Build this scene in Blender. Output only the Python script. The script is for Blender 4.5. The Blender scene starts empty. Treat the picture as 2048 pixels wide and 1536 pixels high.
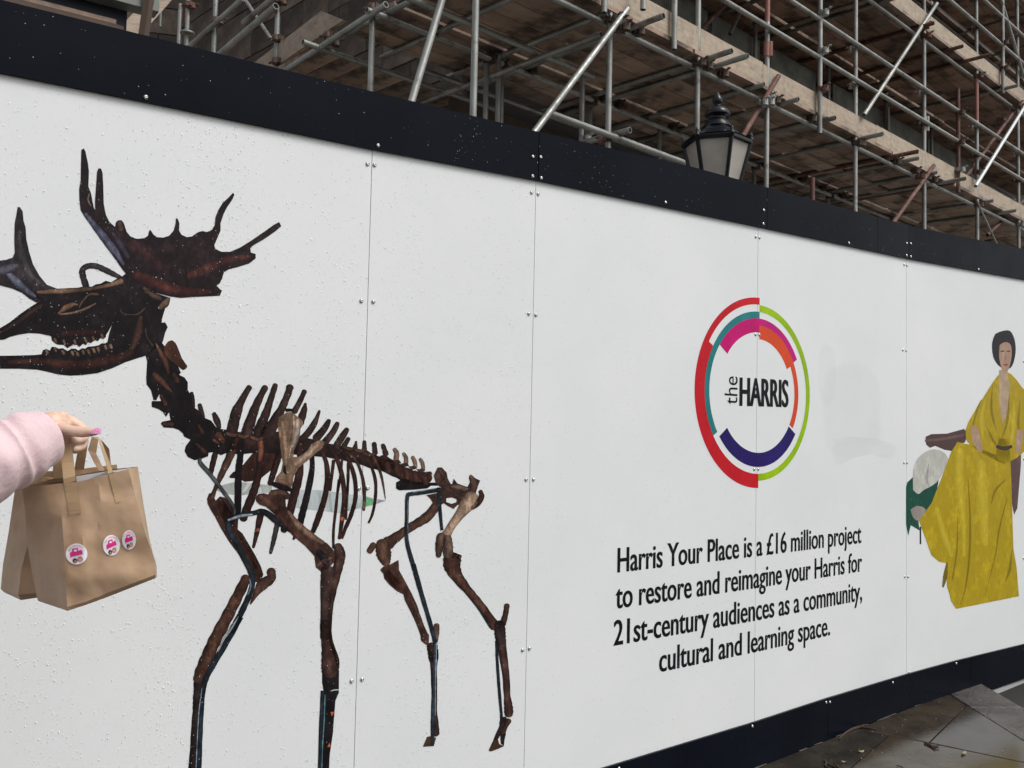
import bpy, bmesh, math, random
from mathutils import Vector, Matrix
from mathutils.geometry import delaunay_2d_cdt
random.seed(7)
SC = bpy.context.scene
COL = SC.collection
# ------------------------------------------------------------------ camera, sky, sun, exposure
FPX = 1870.0; EYE = 1.36; PITCH = math.radians(3.0); ROLL = 0.0215
CAM = Vector((0, 0, EYE))
FW = Vector((0, math.cos(PITCH), math.sin(PITCH)))
_u0 = Vector((0, -math.sin(PITCH), math.cos(PITCH)))
RT = Vector((1, 0, 0)) * math.cos(ROLL) + _u0 * math.sin(ROLL)
UP = _u0 * math.cos(ROLL) - Vector((1, 0, 0)) * math.sin(ROLL)
cd = bpy.data.cameras.new('camera'); cam = bpy.data.objects.new('camera', cd); COL.objects.link(cam)
cd.sensor_width = 36; cd.lens = 36 * FPX / 2048; cd.clip_start = .05; cd.clip_end = 500
m = Matrix((RT, UP, -FW)).transposed().to_4x4(); m.translation = CAM; cam.matrix_world = m
SC.camera = cam
w = bpy.data.worlds.new('World'); SC.world = w; w.use_nodes = True
nt = w.node_tree; nt.nodes.clear()
sky = nt.nodes.new('ShaderNodeTexSky'); sky.sky_type = 'NISHITA'; sky.sun_disc = False
SUN_EL = math.radians(52); SUN_AZ = math.radians(118)       # azimuth clockwise from +Y
sky.sun_elevation = SUN_EL; sky.sun_rotation = SUN_AZ; sky.dust_density = 4.0; sky.air_density = 1.0
hs = nt.nodes.new('ShaderNodeHueSaturation'); hs.inputs['Saturation'].default_value = .22
bg = nt.nodes.new('ShaderNodeBackground'); bg.inputs['Strength'].default_value = .12
wo = nt.nodes.new('ShaderNodeOutputWorld')
nt.links.new(sky.outputs[0], hs.inputs['Color']); nt.links.new(hs.outputs[0], bg.inputs[0]); nt.links.new(bg.outputs[0], wo.inputs[0])
sd = bpy.data.lights.new('sun', 'SUN'); sd.energy = 1.1; sd.angle = math.radians(25); sd.color = (1, .98, .95)
sun = bpy.data.objects.new('sun', sd); COL.objects.link(sun)
sdir = Vector((math.sin(SUN_AZ) * math.cos(SUN_EL), math.cos(SUN_AZ) * math.cos(SUN_EL), math.sin(SUN_EL)))
sun.rotation_euler = sdir.to_track_quat('Z', 'Y').to_euler()
SC.view_settings.view_transform = 'Standard'; SC.view_settings.look = 'None'
SC.view_settings.exposure = 0.27; SC.view_settings.gamma = 1; SC.view_settings.use_curve_mapping = False
SC.render.engine = 'CYCLES'; SC.cycles.max_bounces = 6

# ------------------------------------------------------------------ helpers
def ray(x, y): return FW + RT * ((x - 1024) / FPX) + UP * ((768 - y) / FPX)
def pix(x, y, d): return CAM + ray(x, y) * d
ORG = {}
def setp(o, label=None, cat=None, group=None, kind=None):
    if label: o['label'] = label
    if cat: o['category'] = cat
    if group: o['group'] = group
    if kind: o['kind'] = kind
    return o
def thing(name, loc, label, cat, group=None):
    o = bpy.data.objects.new(name, None); COL.objects.link(o); o.location = loc; o.empty_display_size = .1
    ORG[o.name] = Vector(loc); return setp(o, label, cat, group)
def origin(p): return ORG.get(p.name, Vector((0, 0, 0))) if p else Vector((0, 0, 0))
def mesh(name, vs, fs, mat, parent=None, smooth=False, cols=None, uvs=None):
    og = origin(parent)
    me = bpy.data.meshes.new(name)
    me.from_pydata([tuple(Vector(v) - og) for v in vs], [], fs); me.update()
    if smooth: me.polygons.foreach_set('use_smooth', [True] * len(me.polygons))
    if cols:
        a = me.color_attributes.new('Col', 'FLOAT_COLOR', 'POINT')
        a.data.foreach_set('color', [c for k in cols for c in (*k, 1)])
    if mat: me.materials.append(mat)
    o = bpy.data.objects.new(name, me); COL.objects.link(o)
    if parent: o.parent = parent
    ORG[o.name] = og
    return o
def inst(name, me, parent, M):
    o = bpy.data.objects.new(name, me); COL.objects.link(o); o.parent = parent
    o.matrix_local = Matrix.Translation(-origin(parent)) @ M; return o
def boxv(c, ax, ay, az):
    c, ax, ay, az = map(Vector, (c, ax, ay, az))
    vs = [c + ax * i + ay * j + az * k for k in (-1, 1) for j in (-1, 1) for i in (-1, 1)]
    return vs, [(0, 2, 3, 1), (4, 5, 7, 6), (0, 1, 5, 4), (2, 6, 7, 3), (1, 3, 7, 5), (0, 4, 6, 2)]
def join(*ms):
    V, F = [], []
    for v, f in ms:
        n = len(V); V += v; F += [tuple(i + n for i in q) for q in f]
    return V, F
def tubev(a, b, r=.02415, n=12, hollow=True, r2=None):
    a, b = Vector(a), Vector(b); z = (b - a).normalized()
    x = z.orthogonal().normalized(); y = z.cross(x); r2 = r2 or r
    V, F = [], []
    rings = [(a, r), (b, r2)]
    if hollow: rings = [(a + z * .03, r * .86), (a, r * .86), (a, r), (b, r2), (b, r2 * .86), (b - z * .03, r2 * .86)]
    for c, rr in rings:
        V += [c + (x * math.cos(2 * math.pi * i / n) + y * math.sin(2 * math.pi * i / n)) * rr for i in range(n)]
    for k in range(len(rings) - 1):
        for i in range(n): F.append((k * n + i, k * n + (i + 1) % n, (k + 1) * n + (i + 1) % n, (k + 1) * n + i))
    F.append(tuple(range(n - 1, -1, -1))); F.append(tuple(range(len(V) - n, len(V))))
    return V, F
def pathtube(pts, rs, n=8):
    pts = [Vector(p) for p in pts]; V, F = [], []
    up = None
    for k, p in enumerate(pts):
        t = (pts[min(k + 1, len(pts) - 1)] - pts[max(k - 1, 0)]).normalized()
        if up is None: up = t.orthogonal().normalized()
        x = (up - t * up.dot(t)).normalized(); up = x; y = t.cross(x)
        V += [p + (x * math.cos(2 * math.pi * i / n) + y * math.sin(2 * math.pi * i / n)) * rs[k] for i in range(n)]
    for k in range(len(pts) - 1):
        for i in range(n): F.append((k * n + i, k * n + (i + 1) % n, (k + 1) * n + (i + 1) % n, (k + 1) * n + i))
    F.append(tuple(range(n - 1, -1, -1))); F.append(tuple(range(len(V) - n, len(V))))
    return V, F
def lathe(c, prof, n=24, start=0):
    V, F = [], []
    for r, z in prof: V += [Vector((c[0] + r * math.cos(start + 2 * math.pi * i / n), c[1] + r * math.sin(start + 2 * math.pi * i / n), c[2] + z)) for i in range(n)]
    for k in range(len(prof) - 1):
        for i in range(n): F.append((k * n + i, k * n + (i + 1) % n, (k + 1) * n + (i + 1) % n, (k + 1) * n + i))
    F.append(tuple(range(n - 1, -1, -1))); F.append(tuple(range(len(V) - n, len(V))))
    return V, F
def lerp(a, b, t): return a + (b - a) * t
def crom(pts, n=5):
    out = []
    for i in range(len(pts) - 1):
        p0 = pts[max(i - 1, 0)]; p1 = pts[i]; p2 = pts[i + 1]; p3 = pts[min(i + 2, len(pts) - 1)]
        for k in range(n):
            t = k / n
            out.append(tuple(.5 * (2 * b + (c - a) * t + (2 * a - 5 * b + 4 * c - d) * t * t + (3 * b - a - 3 * c + d) * t ** 3) for a, b, c, d in zip(p0, p1, p2, p3)))
    out.append(tuple(pts[-1])); return out

# ------------------------------------------------------------------ materials
def mat(name, col, rough=.5, metal=0, spec=.5):
    M = bpy.data.materials.new(name); M.use_nodes = True
    b = M.node_tree.nodes['Principled BSDF']
    b.inputs['Base Color'].default_value = (*col, 1); b.inputs['Roughness'].default_value = rough
    b.inputs['Metallic'].default_value = metal; b.inputs['Specular IOR Level'].default_value = spec
    return M
def nodes(M): return M.node_tree.nodes, M.node_tree.links, M.node_tree.nodes['Principled BSDF']
def noise(M, scale, detail=4, rough=.55, vec=None, stretch=None, coord='Object'):
    N, L, b = nodes(M); tc = N.new('ShaderNodeTexCoord'); n = N.new('ShaderNodeTexNoise')
    n.inputs['Scale'].default_value = scale; n.inputs['Detail'].default_value = detail; n.inputs['Roughness'].default_value = rough
    src = tc.outputs[coord]
    if stretch:
        mp = N.new('ShaderNodeMapping'); mp.inputs['Scale'].default_value = stretch; L.new(src, mp.inputs[0]); src = mp.outputs[0]
    L.new(src, n.inputs['Vector']); return n.outputs['Fac']
def ramp(M, fac, stops):
    N, L, b = nodes(M); r = N.new('ShaderNodeValToRGB'); L.new(fac, r.inputs[0])
    e = r.color_ramp.elements
    while len(e) < len(stops): e.new(.5)
    for k, (p, c) in enumerate(stops): e[k].position = p; e[k].color = (*(c if isinstance(c, tuple) else (c, c, c)), 1)
    return r.outputs[0]
def mixc(M, fac, a, b_, mode='MIX'):
    N, L, b = nodes(M); x = N.new('ShaderNodeMix'); x.data_type = 'RGBA'; x.blend_type = mode
    for s, i in ((fac, 0), (a, 6), (b_, 7)):
        if isinstance(s, (int, float)): x.inputs[i].default_value = s
        elif isinstance(s, tuple): x.inputs[i].default_value = (*s, 1)
        else: L.new(s, x.inputs[i])
    return x.outputs[2]
def bump(M, fac, strength=.3, dist=.002):
    N, L, b = nodes(M); n = N.new('ShaderNodeBump'); n.inputs['Strength'].default_value = strength; n.inputs['Distance'].default_value = dist
    L.new(fac, n.inputs['Height'])
    if b.inputs['Normal'].links: L.new(b.inputs['Normal'].links[0].from_socket, n.inputs['Normal'])
    L.new(n.outputs[0], b.inputs['Normal'])
def base(M, s): M.node_tree.links.new(s, nodes(M)[2].inputs['Base Color'])
def roughn(M, s): M.node_tree.links.new(s, nodes(M)[2].inputs['Roughness'])
def objrand(M):
    N, L, b = nodes(M); return N.new('ShaderNodeObjectInfo').outputs['Random']

WHITE = mat('white_board', (.74, .76, .75), .32)
n1 = noise(WHITE, 1.6, 5); n2 = noise(WHITE, 900, 2)
WHOB = objrand(WHITE)
base(WHITE, mixc(WHITE, 1.0, ramp(WHITE, n1, [(.3, (.725, .75, .752)), (.7, (.785, .803, .80))]), ramp(WHITE, noise(WHITE, 260, 3), [(.3, .97), (.6, 1.0)]), 'MULTIPLY'))
roughn(WHITE, ramp(WHITE, noise(WHITE, 3, 4), [(.3, .28), (.7, .45)]))
bump(WHITE, n2, .25, .0006); bump(WHITE, noise(WHITE, 4, 2), .25, .004)
BLACK = mat('black_board', (.008, .011, .018), .25, 0, .06)
base(BLACK, ramp(BLACK, noise(BLACK, 2.2, 4), [(.3, (.003, .0042, .0078)), (.7, (.0054, .0076, .0128))]))
roughn(BLACK, ramp(BLACK, noise(BLACK, 5, 4), [(.3, .2), (.7, .38)]))
bump(BLACK, noise(BLACK, 700, 2), .35, .0006)
STAINM = mat('stain', (.70, .71, .715), .36)
_a = nodes(STAINM)[0].new('ShaderNodeAttribute'); _a.attribute_name = 'Col'; base(STAINM, _a.outputs['Color'])
def print_mat(name, rough=.33, amt=.55, sc=14):
    M = mat(name, (.1, .1, .1), rough, 0, .16); N, L, b = nodes(M)
    a = N.new('ShaderNodeAttribute'); a.attribute_name = 'Col'
    f1 = ramp(M, noise(M, sc, 8, .7), [(.3, 1 - amt), (.5, .85), (.68, 1 + amt * 1.6)])
    f2 = ramp(M, noise(M, sc * 5, 6, .7, stretch=(1, 1, .35)), [(.35, 1 - amt * .8), (.62, 1.1)])
    base(M, mixc(M, 1.0, mixc(M, 1.0, a.outputs['Color'], f1, 'MULTIPLY'), f2, 'MULTIPLY'))
    bump(M, noise(M, 700, 2), .25, .0006); return M
BONE = print_mat('bone_print', .3, .62, 20)
ARTM = print_mat('picture_print', .35, .10, 12)
INK = print_mat('ink_print', .35, .06, 3)
STEEL = mat('galvanised_tube', (.3, .31, .3), .42, .75)
base(STEEL, mixc(STEEL, ramp(STEEL, noise(STEEL, 9, 6, .65), [(.55, 0), (.72, .85)]),
     ramp(STEEL, noise(STEEL, 3, 5), [(.3, (.20, .208, .196)), (.7, (.40, .405, .38))]), (.12, .07, .045)))
roughn(STEEL, ramp(STEEL, noise(STEEL, 20, 4), [(.3, .3), (.7, .6)])); bump(STEEL, noise(STEEL, 60, 5), .4, .002)
nodes(STEEL)[2].inputs['Metallic'].default_value = .55
RUST = mat('rusty_tube', (.14, .07, .05), .7, .2)
base(RUST, ramp(RUST, noise(RUST, 10, 6, .7), [(.3, (.07, .045, .038)), (.55, (.16, .075, .055)), (.75, (.27, .24, .22))])); bump(RUST, noise(RUST, 70, 5), .5, .003)
PAINTED = mat('red_painted_tube', (.35, .12, .09), .6, .1)
base(PAINTED, ramp(PAINTED, noise(PAINTED, 7, 6, .7), [(.35, (.30, .11, .085)), (.6, (.36, .17, .14)), (.75, (.35, .33, .31))]))
BRIGHT = mat('new_tube', (.62, .64, .64), .35, .3)
CLAMP = mat('coupler_steel', (.1, .085, .075), .55, .5)
base(CLAMP, ramp(CLAMP, noise(CLAMP, 30, 5, .7), [(.35, (.05, .045, .04)), (.55, (.13, .09, .07)), (.7, (.3, .15, .09))]))
WOODU = mat('deck_board_wood', (.2, .14, .1), .75)
_r = objrand(WOODU)
_g = noise(WOODU, 9, 8, .7, stretch=(.25, 5, 5))
_st = ramp(WOODU, noise(WOODU, 2.2, 6, .65), [(.40, .28), (.46, .62), (.5, .95), (.62, 1.15)])
base(WOODU, mixc(WOODU, 1.0, mixc(WOODU, 1.0, ramp(WOODU, _g, [(.3, (.235, .18, .148)), (.7, (.42, .325, .262))]), _st, 'MULTIPLY'),
     ramp(WOODU, _r, [(0, (.6, .58, .58)), (.5, (1, .9, .82)), (1, (1.15, 1.15, 1.15))]), 'MULTIPLY'))
bump(WOODU, _g, .4, .004)
WOODT = mat('toe_board_wood', (.4, .33, .26), .7)
_g = noise(WOODT, 8, 8, .75, stretch=(.4, 1, 4))
base(WOODT, mixc(WOODT, 1.0, ramp(WOODT, _g, [(.28, (.20, .155, .12)), (.42, (.36, .295, .235)), (.6, (.44, .37, .30)), (.75, (.55, .49, .42))]),
     ramp(WOODT, objrand(WOODT), [(0, (.8, .77, .75)), (.5, (1, .95, .9)), (1, (1.1, 1.08, 1.0))]), 'MULTIPLY'))
bump(WOODT, _g, .4, .004); _o = nodes(WOODT)[2].inputs['Base Color'].links[0].from_socket
base(WOODT, mixc(WOODT, 1.0, _o, ramp(WOODT, noise(WOODT, 14, 8, .8), [(.33, .45), (.45, .9), (.7, 1.12)]), 'MULTIPLY'))
BANDST = mat('board_end_strap', (.1, .09, .085), .5, .7)
STONE = mat('ashlar_stone', (.12, .09, .07), .85)
base(STONE, mixc(STONE, 1.0, ramp(STONE, noise(STONE, 3, 8, .7), [(.3, (.045, .035, .029)), (.5, (.095, .075, .06)), (.72, (.19, .15, .12))]),
     ramp(STONE, objrand(STONE), [(0, .55), (1, 1.3)]), 'MULTIPLY'))
bump(STONE, noise(STONE, 25, 8, .7), .6, .01)
MORTAR = mat('dark_mortar', (.022, .018, .015), .95)
BRPLY = mat('brown_plywood', (.11, .075, .055), .8)
base(BRPLY, ramp(BRPLY, noise(BRPLY, 4, 6, .6, stretch=(1, 1, .15)), [(.3, (.075, .05, .038)), (.7, (.13, .09, .066))]))
NAVY = mat('navy_sheeting', (.012, .017, .03), .5)
base(NAVY, ramp(NAVY, noise(NAVY, 6, 5), [(.3, (.008, .012, .022)), (.7, (.02, .028, .045))]))
CORR = mat('corrugated_plastic', (.25, .26, .22), .4)
base(CORR, ramp(CORR, noise(CORR, 5, 5), [(.3, (.11, .125, .115)), (.7, (.25, .26, .22))]))
LAMPM = mat('black_lamp_iron', (.007, .009, .012), .24, 0, .4)
bump(LAMPM, noise(LAMPM, 40, 4), .3, .002)
PANE = mat('frosted_pane', (.42, .40, .36), .35)
base(PANE, ramp(PANE, noise(PANE, 5, 5, .6), [(.3, (.38, .34, .29)), (.7, (.62, .58, .52))]))
nodes(PANE)[2].inputs['Transmission Weight'].default_value = .25
SCREW = mat('screw_metal', (.55, .55, .54), .25, 1.0)
DROP = mat('water', (.95, .97, 1), .03); nodes(DROP)[2].inputs['Transmission Weight'].default_value = .45; nodes(DROP)[2].inputs['IOR'].default_value = 1.45  # whitish body colour imitates sky glints in the clear drops
SLAB = mat('wet_paving_stone', (.06, .055, .048), .2, 0, .36)
_n = noise(SLAB, 2.0, 7, .65)
base(SLAB, mixc(SLAB, 1.0, ramp(SLAB, noise(SLAB, 7, 8, .7), [(.3, (.018, .015, .012)), (.5, (.036, .031, .026)), (.72, (.062, .052, .040))]),
     ramp(SLAB, objrand(SLAB), [(0, (.75, .74, .72)), (.6, (1, 1, 1)), (1, (1.25, 1.1, .85))]), 'MULTIPLY'))
roughn(SLAB, ramp(SLAB, _n, [(.36, .05), (.5, .10), (.64, .30)])); bump(SLAB, noise(SLAB, 22, 8, .7, stretch=(1, 3, 1)), .22, .002)
KERB = mat('granite_kerb', (.16, .15, .14), .45)
base(KERB, mixc(KERB, 1.0, ramp(KERB, noise(KERB, 75, 8, .85), [(.35, (.025, .022, .02)), (.65, (.22, .20, .19))]), ramp(KERB, noise(KERB, 2.5, 4), [(.4, .45), (.6, 1.0)]), 'MULTIPLY'))
roughn(KERB, ramp(KERB, noise(KERB, 3, 5), [(.4, .12), (.6, .4)])); bump(KERB, noise(KERB, 75, 8, .85), .9, .006)
ROAD = mat('wet_asphalt', (.03, .03, .028), .5, 0, .3)
base(ROAD, ramp(ROAD, noise(ROAD, 200, 6, .8), [(.3, (.018, .018, .017)), (.7, (.05, .048, .044))])); bump(ROAD, noise(ROAD, 180, 5, .8), .7, .004)
CONC = mat('grey_concrete', (.22, .22, .215), .4)
JOINT = mat('joint_grit', (.03, .026, .02), .6)
TWIG = mat('twig_bark', (.05, .028, .02), .7)
LEAF = mat('dead_leaf', (.28, .22, .12), .6)
SKIN = mat('skin', (.66, .43, .32), .5); b_ = nodes(SKIN)[2]
b_.inputs['Subsurface Weight'].default_value = .15; b_.inputs['Subsurface Radius'].default_value = (.01, .004, .002)
base(SKIN, ramp(SKIN, noise(SKIN, 55, 5), [(.3, (.70, .44, .33)), (.7, (.80, .60, .47))]))
NAIL = mat('glitter_nail', (.62, .16, .38), .2)
base(NAIL, ramp(NAIL, noise(NAIL, 900, 3, .7), [(.4, (.42, .08, .24)), (.6, (.85, .45, .65))]))
PINK = mat('pink_fabric', (.78, .58, .60), .75)
base(PINK, ramp(PINK, noise(PINK, 7, 4), [(.3, (.72, .52, .55)), (.7, (.82, .64, .65))]))
bump(PINK, noise(PINK, 16, 4, .6, stretch=(1, 2.4, 1)), .5, .012); nodes(PINK)[2].inputs['Sheen Weight'].default_value = .3
KRAFT = mat('kraft_paper', (.4, .28, .18), .48)
base(KRAFT, mixc(KRAFT, 1.0, ramp(KRAFT, noise(KRAFT, 12, 5), [(.3, (.43, .285, .17)), (.7, (.52, .36, .23))]), ramp(KRAFT, noise(KRAFT, 500, 3), [(.3, .92), (.7, 1.04)]), 'MULTIPLY'))
bump(KRAFT, noise(KRAFT, 9, 3, .5), .6, .02)
KRAFT2 = mat('kraft_tape', (.46, .32, .18), .5)
PAPER = mat('white_paper', (.8, .8, .82), .5)
STICK = mat('sticker_white', (.86, .84, .88), .25)
MAG = mat('sticker_pink', (.72, .02, .24), .3)
DKC = mat('sticker_dark', (.03, .02, .03), .4); PKC = mat('sticker_peach', (.75, .35, .3), .4); BRC = mat('sticker_tan', (.4, .24, .18), .4)
DENIM = mat('dark_trousers', (.03, .035, .05), .8); HAIR = mat('brown_hair', (.06, .035, .02), .5); SHOE = mat('black_shoe', (.015, .015, .016), .4)

# ------------------------------------------------------------------ hoarding line
J = []
for x, y, gap in [(730, 790, 373.5), (1063, 795, 331), (1513.5, 804, 269.5), (1812.7, 813, 225.4), (2053, 820, 194.8)]:
    p = CAM + ray(x, y) * (FPX * .57 / gap); J.append(Vector((p.x, p.y)))
d = (J[1] - J[0]).normalized(); J.insert(0, J[0] - d * 1.22); J.insert(0, J[0] - d * 1.22)
d = Vector((.79, .613)).normalized(); J.append(J[-1] + d * 1.22); J.append(J[-1] + d * 1.22)
S = [0.0]
for a, b in zip(J, J[1:]): S.append(S[-1] + (b - a).length)
def hit(x, y):
    v = ray(x, y); best = None
    for i in range(len(J) - 1):
        a = J[i]; e = J[i + 1] - a
        det = -v.x * e.y + e.x * v.y
        t = (-a.x * e.y + e.x * a.y) / det; s = (v.x * a.y - a.x * v.y) / det
        if t > 0 and (s >= 0 or i == 0) and (s <= 1 or i == len(J) - 2):
            return (S[i] + s * e.length, CAM.z + v.z * t)
def H(s, z, off=0.0):
    i = 0
    while i < len(S) - 2 and s > S[i + 1]: i += 1
    e = (J[i + 1] - J[i]); t = (s - S[i]) / e.length; e.normalize()
    n = Vector((e.y, -e.x)); p = J[i] + (J[i + 1] - J[i]) * t + n * off
    return Vector((p.x, p.y, z))
hoard = thing('site_hoarding', (J[3].x, J[3].y, 0), 'white printed site hoarding with black top band and black kickboard, running along the wet pavement', 'hoarding')
def interp(tab, s):
    if s <= tab[0][0]:
        a, b = tab[0], tab[1]
    elif s >= tab[-1][0]:
        a, b = tab[-2], tab[-1]
    else:
        for a, b in zip(tab, tab[1:]):
            if a[0] <= s <= b[0]: break
    return a[1] + (b[1] - a[1]) * (s - a[0]) / (b[0] - a[0])
TOP = [hit(*p) for p in [(0, 3), (744, 186), (1071, 265), (1376, 334), (1526, 375), (1709, 424), (1850, 460), (2046, 499)]]
BOT = [hit(*p) for p in [(0, 148), (290, 206), (743, 300), (1072, 362), (1516, 454.5), (1812, 517.5), (2048, 560)]]
KT = [hit(*p) for p in [(1200, 1536), (1500, 1445), (1651, 1395.6), (1813, 1347), (1908, 1321), (2048, 1287)]]
def clampz(tab, lo, hi):
    return [(lo, tab[0][1] - .01)] + tab + [(hi, tab[-1][1] + .02)]
TOP = clampz(TOP, -1, S[-1]); BOT = clampz(BOT, -1, S[-1]); KT = clampz(KT, -1, S[-1])
def gz(s): return .03 * (s - S[4])
panels = []
for i in range(len(J) - 1):
    s0, s1 = S[i] + .0011, S[i + 1] - .0011
    V, F = [], []
    for off in (0, -.018):
        for s in (s0, s1):
            for z in (.02 + gz(s), interp(TOP, s) - .015): V.append(H(s, z, off))
    F = [(0, 1, 3, 2), (4, 6, 7, 5), (0, 4, 5, 1), (2, 3, 7, 6), (1, 5, 7, 3), (0, 2, 6, 4)]
    panels.append(mesh('panel', V, F, WHITE, hoard))
def strip(name, s0, s1, zlo, zhi, off, th, mt, par):
    ss = [s0] + [s for s in S if s0 < s < s1] + [q[0] for q in TOP + BOT + KT if s0 < q[0] < s1] + [s1]; ss = sorted(set(round(s, 5) for s in ss))
    V, F = [], []
    for s in ss: V += [H(s, zlo(s), off), H(s, zhi(s), off), H(s, zhi(s), off - th), H(s, zlo(s), off - th)]
    for k in range(len(ss) - 1):
        a, b = k * 4, k * 4 + 4
        for j in range(4): F.append((a + j, a + (j + 1) % 4, b + (j + 1) % 4, b + j))
    F += [(0, 3, 2, 1), (len(V) - 4, len(V) - 3, len(V) - 2, len(V) - 1)]
    return mesh(name, V, F, mt, par)
sj = [S[0], S[3], hit(1530, 400)[0], hit(1750.5, 460)[0], S[5], S[6], S[-1]]
for a, b in zip(sj, sj[1:]):
    strip('top_band_board', a + .0012, b - .0012, lambda s: interp(BOT, s), lambda s: interp(TOP, s), .013, .0122, BLACK, hoard)
sk = [S[0], S[1] + .5, S[3] - .35, hit(1651, 1420)[0], S[5] + .6, S[-1]]
for a, b in zip(sk, sk[1:]):
    strip('kickboard', a + .0012, b - .0012, lambda s: gz(s) - .05, lambda s: interp(KT, s), .011, .0102, BLACK, hoard)
for i in range(1, len(J) - 1, 1):   # rear posts
    e = (J[i + 1] - J[i]).normalized(); n = Vector((e.y, -e.x))
    c = J[i] - n * .07
    mesh('rear_post', *boxv((c.x, c.y, 1.15), (e.x * .04, e.y * .04, 0), (n.x * .05, n.y * .05, 0), (0, 0, 1.13)), WOODT, hoard)
# screws
sv, sf = lathe((0, 0, 0), [(.0068, 0), (.0067, .0015), (.0058, .0032), (.0036, .0044), (.0022, .005), (.0018, .0035)], 12)
SM = bpy.data.meshes.new('screw'); SM.from_pydata(sv, [], sf); SM.materials.append(SCREW)
SM.polygons.foreach_set('use_smooth', [True] * len(SM.polygons))
def screw(x, y, off, par):
    s, z = hit(x, y); p = H(s, z, off); q = H(s + .01, z, off); e = (q - p).normalized(); n = Vector((e.y, -e.x, 0))
    M = Matrix((e, Vector((0, 0, 1)).cross(e) * -1, n)).transposed()
    M = Matrix((e, n.cross(e), n)).transposed().to_4x4(); M.translation = p
    inst('screw', SM, par, M)
for x, y in [(735, 328), (749, 330), (722.5, 602), (746.5, 603.5), (717.5, 977), (735, 976), (703, 1362), (724, 1358.5),
             (1063, 385), (1076, 388), (1057.5, 627.5), (1071.5, 630), (1052, 959), (1067, 959), (1045, 1300), (1058.5, 1297),
             (1511.5, 473.5), (1519, 475.5), (1511, 669), (1518.5, 669.5), (1508.5, 938.7), (1516.5, 938.4), (1808, 529.5), (1813.5, 531),
             (1805.5, 700), (1812, 701), (1807.8, 925.5), (1813.8, 925.5), (1809, 1153.5), (1816, 1153.5), (1817.5, 1345),
             (2047, 723), (2047.5, 918), (2046.5, 1116.7)]:
    screw(x, y, 0, hoard)
for x, y in [(289, 197), (752, 293), (1061, 315), (1076.5, 316), (1060.5, 354), (1077.5, 357.5), (1326, 406), (1522, 421.5), (1521, 448.5),
             (1692.5, 487), (1808.5, 487.5), (1816.5, 488), (1808, 511.5), (1816.5, 514), (1952, 539.5)]:
    screw(x, y, .0132, hoard)
for x, y in [(1233.5, 1535), (1500, 1451), (1647.5, 1403.5), (1655, 1403), (1781, 1364), (1908, 1326), (2044.5, 1299)]:
    screw(x, y, .0112, hoard)

# ------------------------------------------------------------------ flat prints on the hoarding
REG = dict(A=(0, 256, .29297), B=(0, 500, .19531), C=(260, 640, .19531), D=(380, 740, .19531), E=(700, 840, .19531), F=(380, 960, .20508),
           G=(360, 1221, .20508), Hh=(700, 1036, .19531), I=(800, 1236, .19531), L=(1340, 560, .29289), M=(1200, 1020, .26367),
           N=(1748, 640, .14648), O=(1748, 850, .26042), P=(0, 0, 1))
def R(r, u, v): x, y, k = REG[r]; return x + u * k, y + v * k
LAY = .0004
def emit(name, verts2, faces, layer, mt, par, cols):
    """verts2 in (s,z) on the hoarding; cut at the panel joints, then laid on the boards"""
    bm = bmesh.new(); cl = bm.verts.layers.float_color.new('Col')
    bv = []
    for (s, z), c in zip(verts2, cols): v = bm.verts.new((s, z, 0)); v[cl] = (*c, 1); bv.append(v)
    for f in faces:
        try: bm.faces.new([bv[i] for i in f])
        except ValueError: pass
    for sj_ in S[1:-1]:
        bmesh.ops.bisect_plane(bm, geom=bm.verts[:] + bm.edges[:] + bm.faces[:], plane_co=(sj_, 0, 0), plane_no=(1, 0, 0), dist=1e-6)
    og = origin(par)
    for v in bm.verts: v.co = H(v.co.x, v.co.y, LAY + layer * .00012) - og
    me = bpy.data.meshes.new(name); bm.to_mesh(me); bm.free(); me.materials.append(mt)
    o = bpy.data.objects.new(name, me); COL.objects.link(o); o.parent = par; ORG[o.name] = og
    return o
def fill(loops):
    vs, es = [], []
    for lp in loops:
        n = len(vs); vs += [Vector(p) for p in lp]; es += [(n + i, n + (i + 1) % len(lp)) for i in range(len(lp))]
    r = delaunay_2d_cdt(vs, es, [], 1, 1e-7); V = [(v.x, v.y) for v in r[0]]; F = []
    for f in r[2]:
        cx = sum(V[i][0] for i in f) / len(f); cy = sum(V[i][1] for i in f) / len(f); par = 0
        for lp in loops:
            for i in range(len(lp)):
                (xa, ya), (xb, yb) = lp[i - 1], lp[i]
                if (ya > cy) != (yb > cy) and cx < xa + (cy - ya) / (yb - ya) * (xb - xa): par ^= 1
        if par: F.append(tuple(f))
    return V, F
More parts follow.
